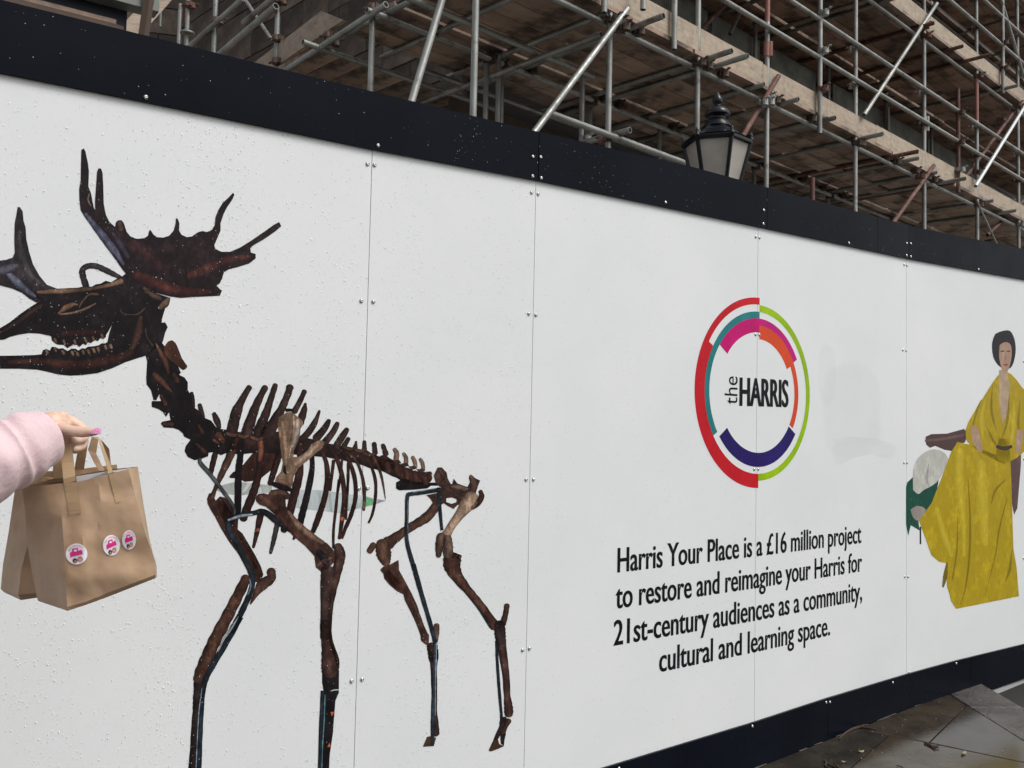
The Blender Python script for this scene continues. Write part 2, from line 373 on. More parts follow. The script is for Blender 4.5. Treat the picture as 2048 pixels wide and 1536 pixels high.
class Sheet:
    def __init__(self): self.v = []; self.f = []; self.c = []
    def poly(self, r, pts, col, holes=(), col2=None, smooth=0):
        lp = [R(r, *p) for p in pts]
        if smooth: lp = [q[:2] for q in crom(lp + [lp[0]], smooth)][:-1]
        lps = [[hit(*p) for p in lp]] + [[hit(*R(r, *p)) for p in h] for h in holes]
        V, F = fill(lps); n = len(self.v); self.v += V; self.f += [tuple(i + n for i in f) for f in F]
        self.c += [col] * len(V)
        return self
    def sz(self, loops, col):
        V, F = fill(loops); n = len(self.v); self.v += V; self.f += [tuple(i + n for i in f) for f in F]; self.c += [col] * len(V); return self
    def bone(self, r, pts, edge, mid, nn=5, cap=True):
        k = REG[r][2]; P = [(*R(r, p[0], p[1]), p[2] * k) for p in pts]; P = crom(P, nn)
        rows = []
        dirs = []
        for i in range(len(P)):
            a = P[max(i - 1, 0)]; b = P[min(i + 1, len(P) - 1)]; l = math.hypot(b[0] - a[0], b[1] - a[1]) or 1; dirs.append(((b[0] - a[0]) / l, (b[1] - a[1]) / l))
        if cap:
            for th in (80, 60, 35):
                t = math.radians(th); x, y, wd = P[0]; dx, dy = dirs[0]; rows.append((x - dx * wd * math.sin(t) * .8, y - dy * wd * math.sin(t) * .8, wd * math.cos(t), dx, dy))
        for (x, y, wd), (dx, dy) in zip(P, dirs): rows.append((x, y, wd * (1 + .06 * math.sin(x * .9 + y * .7)), dx, dy))
        if cap:
            for th in (35, 60, 80):
                t = math.radians(th); x, y, wd = P[-1]; dx, dy = dirs[-1]; rows.append((x + dx * wd * math.sin(t) * .8, y + dy * wd * math.sin(t) * .8, wd * math.cos(t), dx, dy))
        n = len(self.v); offs = (-1, -.6, -.2, .2, .6, 1)
        for x, y, wd, dx, dy in rows:
            for o in offs:
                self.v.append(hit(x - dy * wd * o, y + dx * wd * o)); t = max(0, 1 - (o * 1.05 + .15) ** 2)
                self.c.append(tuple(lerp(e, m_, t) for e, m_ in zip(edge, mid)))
        q = len(offs)
        for i in range(len(rows) - 1):
            for j in range(q - 1): a = n + i * q + j; self.f.append((a, a + 1, a + q + 1, a + q))
        return self
    def out(self, name, layer, mt, par): return emit(name, self.v, self.f, layer, mt, par, self.c)
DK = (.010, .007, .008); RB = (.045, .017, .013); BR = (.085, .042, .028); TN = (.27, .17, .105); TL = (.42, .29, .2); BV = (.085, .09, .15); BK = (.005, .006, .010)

sp = Sheet()
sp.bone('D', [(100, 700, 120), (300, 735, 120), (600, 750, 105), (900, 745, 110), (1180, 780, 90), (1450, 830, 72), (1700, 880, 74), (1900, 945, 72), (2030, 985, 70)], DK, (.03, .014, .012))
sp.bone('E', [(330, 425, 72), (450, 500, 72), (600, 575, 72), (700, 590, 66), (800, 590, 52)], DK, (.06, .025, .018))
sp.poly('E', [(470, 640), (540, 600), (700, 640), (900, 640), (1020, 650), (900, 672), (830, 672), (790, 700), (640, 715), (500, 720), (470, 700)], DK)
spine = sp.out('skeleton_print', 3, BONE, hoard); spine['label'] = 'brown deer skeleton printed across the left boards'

perspex = Sheet()
perspex.poly('F', [(980, 95), (1250, 97), (1400, 115), (1560, 140), (1700, 152), (1800, 180), (1912, 200), (1800, 240), (1700, 265), (1450, 322), (1250, 300), (980, 265)], (.52, .57, .58))
perspex.poly('F', [(232, 85), (330, 45), (430, 20), (560, 25), (640, 35), (800, 55), (795, 125), (650, 125), (500, 150), (330, 135)], (.40, .43, .40))
perspex.out('perspex_strip', 0, ARTM, spine)
pg = Sheet().poly('F', [(1715, 165), (1800, 190), (1785, 240), (1690, 262)], (.16, .42, .2)).poly('F', [(1690, 160), (1715, 165), (1690, 262), (1640, 270)], (.42, .52, .5)).poly('F', [(1500, 140), (1540, 145), (1560, 300), (1505, 305)], (.33, .42, .36)).poly('F', [(1350, 120), (1372, 123), (1390, 305), (1360, 305)], (.38, .42, .40)).poly('F', [(1250, 112), (1275, 115), (1290, 288), (1262, 286)], (.42, .47, .46)).poly('F', [(1590, 150), (1640, 155), (1635, 275), (1585, 285)], (.40, .5, .48)).poly('F', [(560, 25), (600, 28), (540, 110), (505, 120)], (.6, .64, .62)).poly('F', [(660, 70), (690, 72), (700, 120), (662, 125)], (.55, .6, .64)).poly('F', [(1060, 100), (1130, 100), (1130, 260), (1065, 262)], (.6, .64, .66)).poly('F', [(1830, 190), (1912, 200), (1820, 232)], (.36, .32, .37))
pg.out('perspex_glint', 1, ARTM, spine)

Sheet().poly('D', [(650, 840), (560, 950), (500, 1020), (440, 1045), (398, 1090), (412, 1106), (500, 1110), (560, 1145), (700, 1130), (850, 1010), (900, 850)], RB).out('far_shoulder_blade', 2, BONE, spine)
Sheet().bone('D', [(260, 850, 30), (235, 950, 30), (210, 1060, 26)], DK, RB).out('far_rib', 2, BONE, spine)
Sheet().bone('D', [(1470, 930, 18), (1455, 1050, 17), (1435, 1230, 14)], DK, RB).out('far_rib', 2, BONE, spine)
Sheet().bone('D', [(1555, 930, 14), (1540, 1080, 14), (1515, 1250, 10)], DK, RB).out('far_rib', 2, BONE, spine)
Sheet().bone('D', [(1620, 960, 16), (1618, 1100, 16), (1612, 1270, 13)], DK, RB).out('far_rib', 2, BONE, spine)
Sheet().bone('F', [(1450, 0, 12), (1425, 250, 16), (1400, 480, 14), (1397, 660, 12)], DK, RB).out('far_rib', 2, BONE, spine)
Sheet().bone('F', [(1540, 0, 13), (1530, 200, 12), (1520, 380, 12)], DK, RB).out('far_rib', 2, BONE, spine)
Sheet().bone('D', [(920, 850, 34), (870, 1000, 34), (820, 1160, 30)], DK, RB).out('far_rib', 2, BONE, spine)
Sheet().bone('F', [(690, 330, 35), (650, 520, 24), (618, 655, 14)], DK, RB).out('far_rib', 2, BONE, spine)
Sheet().bone('F', [(850, 430, 26), (815, 590, 24), (785, 710, 16)], (.02, .018, .018), (.05, .045, .045)).out('far_rib', 2, BONE, spine)
_ribs = [('D', [(470, 720, 42), (400, 900, 42), (330, 1050, 34), (265, 1200, 22), (225, 1300, 26)], BR),
 ('D', [(530, 700, 28), (512, 900, 34), (495, 1050, 36), (490, 1380, 36), (490, 1480, 28)], DK),
 ('D', [(715, 720, 38), (722, 850, 40), (705, 1050, 36), (650, 1250, 42), (590, 1400, 44), (545, 1520, 40)], RB),
 ('D', [(1120, 760, 32), (1130, 900, 34), (1112, 1100, 42), (1060, 1300, 44), (1015, 1480, 42), (960, 1640, 34)], RB),
 ('D', [(1240, 830, 26), (1250, 1000, 28), (1205, 1250, 34), (1155, 1450, 36), (1110, 1620, 32), (1060, 1730, 12)], DK),
 ('D', [(1340, 820, 20), (1395, 950, 24), (1405, 1130, 28), (1375, 1320, 30), (1310, 1520, 32), (1260, 1650, 26)], RB),
 ('D', [(1420, 775, 16), (1500, 900, 22), (1555, 1080, 26), (1578, 1280, 24), (1560, 1500, 24), (1530, 1720, 18)], RB),
 ('D', [(1480, 780, 14), (1600, 885, 20), (1680, 1080, 22), (1695, 1290, 22), (1650, 1480, 22), (1590, 1620, 20), (1560, 1720, 12)], RB),
 ('D', [(1600, 840, 12), (1700, 930, 15), (1760, 1080, 17), (1785, 1250, 18), (1778, 1430, 16)], BR),
 ('D', [(1790, 880, 12), (1860, 1000, 15), (1900, 1150, 17), (1895, 1330, 16), (1865, 1480, 14), (1830, 1560, 12)], RB),
 ('D', [(1790, 820, 12), (1880, 900, 15), (1945, 1040, 15), (1975, 1160, 11), (2000, 1320, 4)], BR)]
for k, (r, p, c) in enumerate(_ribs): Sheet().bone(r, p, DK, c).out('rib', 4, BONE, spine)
Sheet().bone('D', [(720, 740, 30), (722, 830, 30), (712, 920, 20)], RB, (.16, .06, .035)).bone('F', [(1482, 362, 18), (1480, 395, 16)], (.2, .05, .02), (.3, .08, .03), 2, False).bone('F', [(668, 470, 18), (655, 500, 16)], (.2, .06, .04), (.3, .1, .06), 2, False).bone('F', [(1697, 220, 14), (1695, 270, 12)], BR, TN, 2).out('rib_highlight', 5, BONE, spine)
for p in [[(605, 180, 32), (540, 290, 34), (475, 430, 55), (430, 620, 58)], [(768, 180, 32), (705, 300, 38), (650, 430, 48), (580, 640, 62)], [(872, 158, 29), (825, 300, 33), (775, 450, 44), (700, 630, 58)],
          [(1022, 175, 38), (1000, 250, 36), (935, 400, 42), (860, 540, 60), (790, 650, 70)], [(1170, 220, 27), (1130, 310, 27), (1070, 420, 34)], [(1180, 345, 14), (1165, 420, 34), (1125, 540, 42)],
          [(1325, 418, 12), (1275, 540, 30), (1210, 640, 38), (1150, 700, 30)], [(1420, 520, 24), (1375, 600, 34), (1290, 700, 40)], [(1508, 548, 24), (1460, 640, 34), (1380, 740, 40)],
          [(1605, 610, 26), (1560, 680, 34), (1500, 770, 36)], [(1620, 705, 24), (1575, 780, 30)], [(1700, 735, 12), (1690, 800, 26)], [(1785, 735, 20), (1785, 820, 26)], [(1885, 755, 24), (1895, 850, 28)], [(1975, 770, 22), (2005, 860, 30)]]:
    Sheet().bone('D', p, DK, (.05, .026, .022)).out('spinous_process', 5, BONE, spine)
for p in [[(455, 300, 20), (478, 345, 26), (465, 420, 28)], [(548, 345, 18), (572, 385, 22), (572, 450, 24)], [(640, 380, 18), (660, 420, 22), (672, 480, 18)], [(718, 400, 16), (740, 440, 20), (752, 510, 18)]]:
    Sheet().bone('E', p, BR, (.24, .155, .11)).out('spinous_process', 5, BONE, spine)
for k in range(5):
    Sheet().poly('E', [(430 + k * 82, 420 + k * 28), (500 + k * 82, 405 + k * 30), (525 + k * 80, 440 + k * 28), (470 + k * 82, 450 + k * 30)], (.05, .028, .022)).bone('E', [(380 + k * 95, 455 + k * 32, 34), (395 + k * 95, 520 + k * 30, 34)], DK, (.085, .032, .022)).out('vertebra', 6, BONE, spine)
for k, (x, y) in enumerate([(440, 650), (545, 665), (690, 690), (300, 720), (1640, 790), (1740, 810), (1840, 850)]):
    Sheet().bone('D', [(x - 60, y, 18), (x, y + 22, 22), (x + 50, y + 10, 14)], DK, (.12, .055, .035)).out('vertebra', 6, BONE, spine)
nk = Sheet()
nk.poly('C', [(160, 370), (175, 420), (165, 600), (170, 660), (215, 720), (240, 820), (270, 820), (300, 760), (320, 830), (225, 830), (220, 850), (225, 890), (290, 912), (335, 940), (368, 990), (400, 945), (415, 1025), (330, 1040), (315, 1060), (345, 1100), (440, 1105), (500, 1125), (540, 1160), (555, 1195), (620, 1225), (570, 1290), (558, 1340), (590, 1400), (660, 1435), (720, 1425), (800, 1395), (808, 1320), (870, 1350), (930, 1385), (1000, 1355), (1100, 1320), (1120, 1150), (990, 1125), (930, 1115), (880, 1095), (830, 1030), (760, 1000), (700, 925), (655, 895), (640, 800), (590, 715), (592, 640), (560, 590), (500, 560), (520, 540), (490, 470), (380, 300), (300, 200)], DK)
nk.out('neck', 4, BONE, spine)
Sheet().poly('C', [(430, 208), (465, 235), (500, 310), (530, 390), (582, 465), (580, 488), (545, 512), (500, 480), (440, 430), (380, 380), (350, 330), (355, 270), (390, 220)], (.075, .03, .018), smooth=2).out('neck_bone', 5, BONE, spine)
for p in [[(630, 750, 20), (640, 810, 22), (655, 890, 12)], [(713, 870, 22), (730, 930, 24), (760, 1000, 10)], [(860, 960, 22), (890, 1030, 34), (915, 1100, 20)]]:
    Sheet().bone('C', p, DK, (.04, .022, .02)).out('spinous_process', 5, BONE, spine)
hl = Sheet()
for p in [[(290, 300, 20), (360, 430, 30), (390, 540, 16)], [(250, 560, 30), (330, 640, 36), (420, 730, 10)], [(320, 780, 20), (360, 860, 26)], [(350, 1065, 26), (430, 1070, 26)], [(700, 1080, 14), (740, 1150, 20)], [(680, 1270, 16), (760, 1350, 26)], [(900, 1180, 40), (940, 1240, 36)], [(450, 560, 24), (480, 620, 30)]]:
    hl.bone('C', p, DK, (.085, .035, .022))
hl.out('bone_highlight', 6, BONE, spine)
# skull and antlers
sk_ = Sheet().poly('B', [(-60, 830), (0, 800), (100, 740), (200, 660), (300, 590), (380, 540), (430, 520), (330, 455), (370, 415), (450, 405), (560, 398), (700, 390), (800, 385), (860, 372), (940, 375), (985, 350), (1030, 345), (1080, 315), (1140, 330), (1200, 290), (1250, 270), (1290, 240), (1400, 300), (1550, 430), (1745, 490), (1738, 530), (1690, 600), (1660, 700), (1655, 745), (1690, 740), (1717, 790), (1690, 850), (1670, 930), (1640, 985), (1600, 1000), (1500, 1080), (1400, 1110), (1280, 1150), (1150, 1210), (1000, 1260), (850, 1280), (720, 1287), (600, 1275), (480, 1245), (380, 1225), (200, 1215), (0, 1215), (-60, 1215), (-60, 1085), (0, 1083), (200, 1080), (350, 1075), (425, 1068), (440, 1025), (475, 1012), (510, 1030), (530, 990), (570, 995), (600, 1010), (645, 1005), (690, 1035), (730, 1010), (775, 1010), (800, 1030), (840, 1005), (870, 1010), (900, 990), (960, 985), (1010, 975), (1040, 955), (1080, 955), (1100, 940), (1118, 850), (1145, 770), (1105, 840), (1085, 870), (1085, 890), (1055, 915), (1030, 900), (1000, 935), (970, 920), (930, 955), (900, 945), (880, 975), (850, 960), (812, 995), (785, 970), (740, 975), (690, 1005), (655, 972), (600, 970), (570, 960), (530, 925), (525, 885), (495, 875), (400, 855), (300, 850), (200, 865), (100, 890), (50, 915), (-60, 930)], (.013, .009, .011))
sk_.out('skull', 4, BONE, spine)
sh = Sheet()
for p, e, c in [([(385, 432, 14), (560, 425, 24), (800, 410, 22), (1000, 385, 16), (1150, 350, 22), (1240, 320, 28)], BR, (.17, .105, .065)),
                ([(600, 650, 12), (660, 600, 26), (740, 560, 22), (790, 560, 8)], BR, (.24, .13, .075)), ([(620, 660, 8), (760, 640, 12), (880, 600, 14), (975, 550, 8)], RB, (.26, .17, .11)),
                ([(810, 590, 6), (850, 520, 10), (920, 455, 12), (1000, 455, 14)], RB, (.16, .09, .06)), ([(1640, 590, 26), (1690, 550, 40), (1725, 500, 20)], RB, (.28, .18, .12)),
                ([(1480, 400, 26), (1560, 460, 34), (1640, 500, 24)], DK, (.13, .08, .06)), ([(1440, 690, 24), (1420, 800, 44), (1390, 920, 40), (1340, 1010, 30)], DK, (.09, .042, .03)),
                ([(1230, 600, 4), (1260, 650, 6), (1400, 660, 6), (1480, 600, 8)], DK, (.12, .08, .065)), ([(1490, 800, 5), (1500, 880, 6), (1560, 980, 8)], DK, (.12, .07, .05)),
                ([(100, 1150, 30), (400, 1140, 34), (800, 1180, 50), (1150, 1120, 50), (1350, 1050, 30)], (.02, .009, .009), (.055, .02, .015)), ([(0, 850, 10), (150, 760, 22), (300, 650, 24), (420, 570, 18)], DK, (.06, .032, .024)),
                ([(650, 860, 30), (850, 850, 40), (1050, 840, 30)], DK, (.04, .014, .014)), ([(1620, 1010, 14), (1600, 960, 8)], RB, (.16, .1, .07))]:
    sh.bone('B', p, e, c)
sh.out('skull_highlight', 5, BONE, spine)
for x, y in [(475, 1035), (560, 1015), (640, 1040), (735, 1050), (790, 1060), (845, 1040), (900, 1035), (955, 1025), (1000, 1010), (1075, 990), (1130, 980), (560, 935), (650, 950), (760, 950), (870, 930), (950, 915), (1040, 890)]:
    Sheet().bone('B', [(x, y - (4 if y > 975 else 20), 17), (x + 10, y + (20 if y > 975 else 6), 15)], (.03, .016, .013), (.2, .12, .08), 2).out('tooth', 6, BONE, spine)
an = Sheet().poly('A', [(555, 150), (572, 140), (583, 160), (600, 240), (607, 300), (603, 400), (622, 450), (640, 545), (650, 560), (648, 500), (655, 400), (662, 300), (672, 275), (690, 278), (700, 310), (705, 400), (708, 520), (722, 590), (745, 640), (785, 675), (790, 645), (805, 630), (830, 630), (845, 650), (865, 710), (890, 740), (935, 757), (985, 752), (1010, 735), (1018, 700), (1028, 697), (1045, 725), (1070, 745), (1115, 748), (1155, 735), (1185, 700), (1198, 650), (1200, 618), (1212, 618), (1224, 650), (1222, 700), (1240, 730), (1275, 745), (1310, 740), (1350, 712), (1380, 703), (1410, 710), (1440, 700), (1465, 665), (1470, 610), (1490, 560), (1520, 510), (1560, 475), (1590, 442), (1600, 455), (1585, 490), (1550, 540), (1525, 590), (1505, 650), (1505, 700), (1480, 760), (1462, 800), (1470, 825), (1510, 845), (1570, 845), (1640, 815), (1720, 765), (1800, 710), (1870, 660), (1905, 642), (1920, 670), (1880, 705), (1800, 760), (1730, 800), (1708, 820), (1712, 850), (1745, 860), (1745, 890), (1700, 925), (1620, 950), (1560, 965), (1528, 985), (1515, 1030), (1500, 1060), (1478, 1075), (1500, 1100), (1515, 1110), (1500, 1145), (1400, 1150), (1300, 1155), (1230, 1160), (1160, 1150), (1080, 1130), (980, 1110), (900, 1070), (870, 1010), (835, 965), (790, 900), (730, 820), (680, 750), (630, 680), (580, 610), (550, 560), (542, 500), (540, 420), (550, 360), (552, 250)], (.020, .011, .013))
an.out('antler', 5, BONE, spine)
ah = Sheet()
for p, e, c in [([(585, 590, 12), (640, 660, 20), (720, 760, 26), (790, 850, 22), (840, 930, 10)], (.03, .025, .035), (.12, .125, .19)), ([(770, 720, 10), (820, 800, 22), (870, 880, 16)], DK, (.06, .05, .08)),
                ([(930, 1000, 26), (1060, 1060, 40), (1220, 1110, 34), (1420, 1120, 22)], (.025, .01, .011), (.075, .022, .018)), ([(1300, 1010, 30), (1420, 960, 36), (1560, 900, 30), (1700, 880, 16)], (.022, .011, .012), (.075, .024, .02)),
                ([(900, 800, 40), (1000, 860, 60), (1080, 950, 40)], (.02, .012, .015), (.045, .018, .02)), ([(815, 650, 16), (825, 690, 18)], RB, (.12, .07, .06)), ([(608, 450, 5), (600, 490, 6), (618, 530, 6)], RB, (.3, .22, .18))]:
    ah.bone('A', p, e, c)
ah.out('antler_highlight', 6, BONE, spine)
Sheet().poly('A', [(120, 540), (135, 540), (155, 570), (160, 630), (175, 680), (180, 760), (200, 850), (225, 930), (270, 1010), (320, 1070), (390, 1097), (300, 1110), (245, 1130), (290, 1180), (250, 1192), (200, 1165), (150, 1125), (80, 1095), (0, 1075), (-60, 1060), (-60, 900), (0, 905), (40, 900), (85, 885), (100, 850), (97, 760), (100, 650), (110, 600)], (.03, .024, .028)).out('antler', 4, BONE, spine)
Sheet().bone('A', [(60, 1000, 20), (120, 1060, 26), (180, 1110, 22), (240, 1150, 10)], (.04, .035, .05), (.15, .16, .23)).bone('A', [(130, 700, 12), (140, 850, 26), (190, 980, 24), (270, 1060, 12)], (.025, .022, .025), (.065, .055, .06)).bone('A', [(0, 980, 30), (60, 960, 30), (110, 940, 16)], (.03, .027, .035), (.08, .075, .1)).out('antler_highlight', 5, BONE, spine)
Sheet().bone('A', [(588, 1080, 22), (566, 1010, 22), (564, 968, 22), (595, 944, 20), (650, 942, 20), (710, 965, 20), (770, 995, 18), (825, 1022, 12)], DK, (.045, .035, .04)).out('brow_tine', 3, BONE, spine)
# pelvis and hind legs
Sheet().poly('E', [(855, 570), (895, 485), (940, 485), (990, 540), (1000, 600), (1030, 655), (1045, 655), (1060, 600), (1100, 650), (1200, 685), (1225, 640), (1218, 570), (1240, 558), (1270, 590), (1332, 620), (1320, 650), (1300, 700), (1285, 760), (1200, 760), (1170, 860), (1100, 870), (1060, 910), (1000, 880), (960, 852), (930, 870), (870, 885), (820, 805), (780, 770), (900, 745), (930, 690), (880, 655)], (.055, .028, .022), holes=[[(985, 800), (1040, 793), (1090, 810), (1090, 840), (1040, 858), (985, 840)]]).out('pelvis', 4, BONE, spine)
Sheet().bone('E', [(1240, 590, 26), (1270, 650, 40), (1255, 720, 36)], RB, (.11, .06, .045)).bone('E', [(1050, 680, 14), (1120, 690, 26), (1190, 710, 20)], BR, (.22, .145, .11)).bone('E', [(920, 520, 14), (960, 580, 20), (1000, 640, 16)], DK, (.1, .055, .04)).bone('E', [(960, 680, 8), (1050, 740, 14), (1120, 800, 20)], DK, (.09, .05, .04)).out('pelvis_highlight', 5, BONE, spine)
def leg(name, *b, layer=5):
    q = Sheet()
    for r, p, e, c in b: q.bone(r, p, e, c)
    return q.out(name, layer, BONE, spine)
leg('thigh_bone', ('E', [(1335, 730, 20), (1345, 790, 30), (1300, 860, 30), (1250, 900, 20)], DK, (.07, .03, .022)), ('E', [(1250, 800, 78), (1195, 870, 70), (1120, 970, 48), (1040, 1080, 42), (985, 1175, 52)], (.13, .08, .055), TL), layer=6)
leg('knee_bone', ('Hh', [(935, 190, 50), (915, 290, 44), (905, 385, 26)], DK, (.12, .07, .05)), ('Hh', [(995, 210, 46), (1005, 300, 50), (1000, 370, 52)], RB, (.18, .12, .09)), layer=7)
leg('shin_bone', ('Hh', [(1060, 385, 28), (1125, 395, 22)], DK, BR), ('Hh', [(1045, 420, 90), (1045, 490, 88), (1090, 590, 62), (1190, 720, 46), (1320, 870, 40), (1430, 1020, 42), (1475, 1100, 55)], (.02, .01, .009), (.095, .042, .03)))
leg('heel_bone', ('Hh', [(1605, 895, 28), (1592, 980, 28), (1565, 1080, 34)], DK, BR), ('Hh', [(1530, 1090, 55), (1535, 1180, 58), (1545, 1260, 52)], DK, (.03, .018, .02)), layer=6)
leg('foot_bone', ('I', [(1035, 240, 50), (1058, 400, 44), (1085, 600, 38), (1095, 780, 34), (1110, 920, 46), (1112, 980, 46)], (.018, .01, .011), (.075, .035, .03)), ('I', [(1112, 1050, 28), (1080, 1110, 24), (1050, 1180, 26)], DK, BR), ('I', [(1070, 1030, 26), (1030, 1130, 24), (975, 1250, 22)], DK, (.03, .018, .018)))
Sheet().poly('I', [(905, 1355), (950, 1258), (1000, 1240), (1015, 1290), (1062, 1312), (1000, 1340), (930, 1366)], (.075, .04, .022)).poly('I', [(1025, 1190), (1085, 1180), (1068, 1250), (1062, 1310), (1030, 1285)], (.02, .014, .014)).out('hoof_bone', 6, BONE, spine)
leg('thigh_bone', ('E', [(880, 880, 50), (790, 990, 52), (640, 1085, 44), (500, 1180, 48), (390, 1260, 66)], (.03, .014, .011), (.11, .055, .036)), layer=3)
leg('knee_bone', ('E', [(330, 1270, 68), (345, 1370, 78), (365, 1450, 52)], (.025, .013, .012), (.12, .062, .04)), ('E', [(240, 1280, 34), (200, 1340, 34)], RB, (.12, .065, .042)), layer=4)
Sheet().poly('Hh', [(307, 530), (340, 495), (420, 470), (495, 428), (500, 480), (500, 530), (560, 640), (630, 770), (690, 900), (730, 1040), (790, 1170), (810, 1200), (805, 1290), (780, 1300), (725, 1255), (720, 1200), (680, 1090), (620, 960), (560, 840), (545, 780), (480, 750), (400, 680), (350, 620), (340, 570)], (.065, .03, .022)).bone('Hh', [(380, 560, 30), (450, 650, 40), (520, 720, 24)], RB, (.09, .03, .022)).bone('Hh', [(640, 850, 10), (700, 1000, 20), (760, 1180, 22)], BR, (.16, .09, .065)).out('shin_bone', 4, BONE, spine)
leg('heel_bone', ('Hh', [(885, 1100, 30), (888, 1180, 26), (870, 1270, 26)], BR, (.14, .085, .07)), ('Hh', [(830, 1310, 46), (840, 1400, 42), (840, 1450, 36)], DK, RB), ('Hh', [(890, 1350, 14), (892, 1440, 14)], DK, DK), layer=4)
leg('foot_bone', ('I', [(345, 360, 46), (345, 500, 36), (350, 750, 28), (350, 950, 30), (355, 1120, 44), (362, 1180, 42)], DK, (.07, .035, .03)), layer=4)
Sheet().poly('I', [(233, 1318), (275, 1215), (310, 1210), (370, 1225), (345, 1310)], (.11, .06, .04)).out('hoof_bone', 5, BONE, spine)
# shoulder and forelegs
Sheet().poly('F', [(165, 180), (185, 130), (215, 125), (250, 200), (290, 160), (340, 170), (420, 260), (470, 380), (465, 480), (510, 520), (570, 620), (640, 740), (690, 840), (715, 920), (690, 990), (600, 1000), (545, 860), (470, 720), (380, 600), (300, 470), (250, 370), (200, 290), (170, 230)], (.045, .02, .015)).bone('F', [(300, 230, 40), (340, 320, 56), (400, 400, 40)], DK, (.04, .018, .015)).bone('F', [(490, 560, 10), (580, 700, 24), (660, 850, 26)], RB, (.1, .045, .03)).out('upper_arm_bone', 3, BONE, spine)
leg('elbow_bone', ('F', [(790, 890, 44), (790, 960, 44), (715, 1010, 56), (660, 1080, 36), (590, 1205, 8)], (.03, .016, .013), (.085, .042, .032)), layer=4)
leg('forearm_bone', ('P', [(492, 1157, 10), (482.5, 1177, 10.7), (466, 1210, 11.5), (447, 1247, 12.2), (431, 1277, 12.7), (414, 1315, 13), (402, 1343, 12.2), (396, 1358, 10.5)], (.022, .012, .010), (.095, .045, .03)), layer=5)
leg('shank_bone', ('G', [(184, 690, 50), (172, 850, 46), (168, 900, 44), (160, 1050, 42), (145, 1300, 45), (125, 1620, 50)], BK, (.035, .02, .018)), layer=4)
Sheet().poly('D', [(985, 435), (1040, 432), (1090, 470), (1150, 520), (1155, 560), (1130, 600), (1125, 680), (1090, 760), (1060, 830), (1060, 890), (1110, 890), (1200, 830), (1240, 760), (1330, 715), (1378, 740), (1350, 800), (1290, 850), (1200, 930), (1110, 1000), (1060, 1090), (1050, 1170), (1030, 1215), (960, 1180), (870, 1140), (880, 1100), (930, 1040), (950, 950), (925, 800), (910, 650), (898, 560), (915, 480)], (.20, .125, .082)).out('shoulder_blade', 6, BONE, spine)
q = Sheet()
for p, e, c in [([(940, 520, 20), (960, 680, 24), (975, 820, 26), (980, 960, 18)], (.17, .10, .065), (.34, .22, .145)), ([(1100, 520, 22), (1090, 640, 30), (1050, 780, 16)], (.2, .15, .12), (.42, .34, .28)), ([(1290, 780, 24), (1180, 880, 28), (1080, 960, 24)], (.2, .13, .09), (.38, .28, .21)),
                ([(900, 1130, 16), (960, 1150, 30), (1010, 1170, 20)], BR, (.16, .09, .06)), ([(965, 990, 12), (968, 1040, 14), (985, 1070, 6)], DK, DK), ([(940, 500, 24), (1000, 490, 20)], (.13, .085, .06), (.17, .12, .085)), ([(1060, 460, 5), (1062, 600, 6), (1050, 700, 5), (1010, 900, 5)], TN, (.5, .42, .35))]:
    q.bone('D', p, e, c)
q.out('bone_highlight', 7, BONE, spine)
Sheet().bone('D', [(850, 1165, 22), (940, 1195, 34), (1025, 1225, 20)], BK, DK).bone('D', [(990, 410, 18), (1040, 410, 14)], DK, DK).out('dark_joint', 7, BONE, spine)
Sheet().poly('F', [(640, 165), (665, 135), (720, 128), (760, 140), (790, 97), (850, 88), (930, 95), (975, 140), (960, 185), (930, 190), (935, 260), (1010, 350), (1100, 450), (1230, 550), (1340, 620), (1395, 680), (1418, 740), (1405, 800), (1340, 870), (1270, 885), (1225, 850), (1212, 740), (1120, 640), (1000, 540), (900, 420), (830, 340), (740, 260), (680, 240), (642, 205)], (.055, .026, .02)).out('upper_arm_bone', 6, BONE, spine)
q = Sheet()
for p, e, c in [([(800, 130, 26), (870, 120, 30), (930, 140, 18)], RB, (.15, .085, .06)), ([(690, 170, 26), (760, 220, 36), (860, 310, 30)], RB, (.11, .055, .04)), ([(960, 310, 14), (1050, 430, 30), (1180, 540, 30), (1290, 610, 22)], BR, (.25, .155, .11)), ([(1250, 700, 30), (1300, 760, 40), (1330, 820, 30)], BK, (.02, .015, .018)), ([(1250, 830, 14), (1300, 790, 20), (1380, 760, 10)], RB, (.13, .075, .06)), ([(850, 300, 24), (930, 420, 22), (1040, 540, 20)], (.03, .012, .01), (.08, .03, .022))]:
    q.bone('F', p, e, c)
q.out('bone_highlight', 7, BONE, spine)
leg('elbow_bone', ('F', [(1440, 650, 44), (1462, 730, 54), (1440, 860, 48), (1400, 1060, 34), (1372, 1260, 22), (1362, 1536, 14)], DK, (.07, .035, .028)), layer=5)
leg('forearm_bone', ('F', [(1345, 890, 72), (1335, 960, 62), (1318, 1200, 46), (1312, 1530, 46)], (.02, .013, .013), (.075, .042, .036)), ('G', [(1415, 120, 44), (1428, 300, 50), (1448, 430, 70), (1462, 540, 86), (1464, 590, 86)], (.02, .012, .012), (.07, .034, .028)), ('G', [(1465, 60, 10), (1470, 280, 16), (1525, 450, 20), (1540, 530, 16)], DK, RB), layer=6)
Sheet().poly('G', [(1385, 620), (1550, 600), (1548, 800), (1515, 880), (1505, 1000), (1490, 1200), (1460, 1400), (1450, 1600), (1340, 1600), (1400, 1000), (1405, 820), (1385, 700)], (.012, .010, .012)).out('shank_bone', 5, BONE, spine)
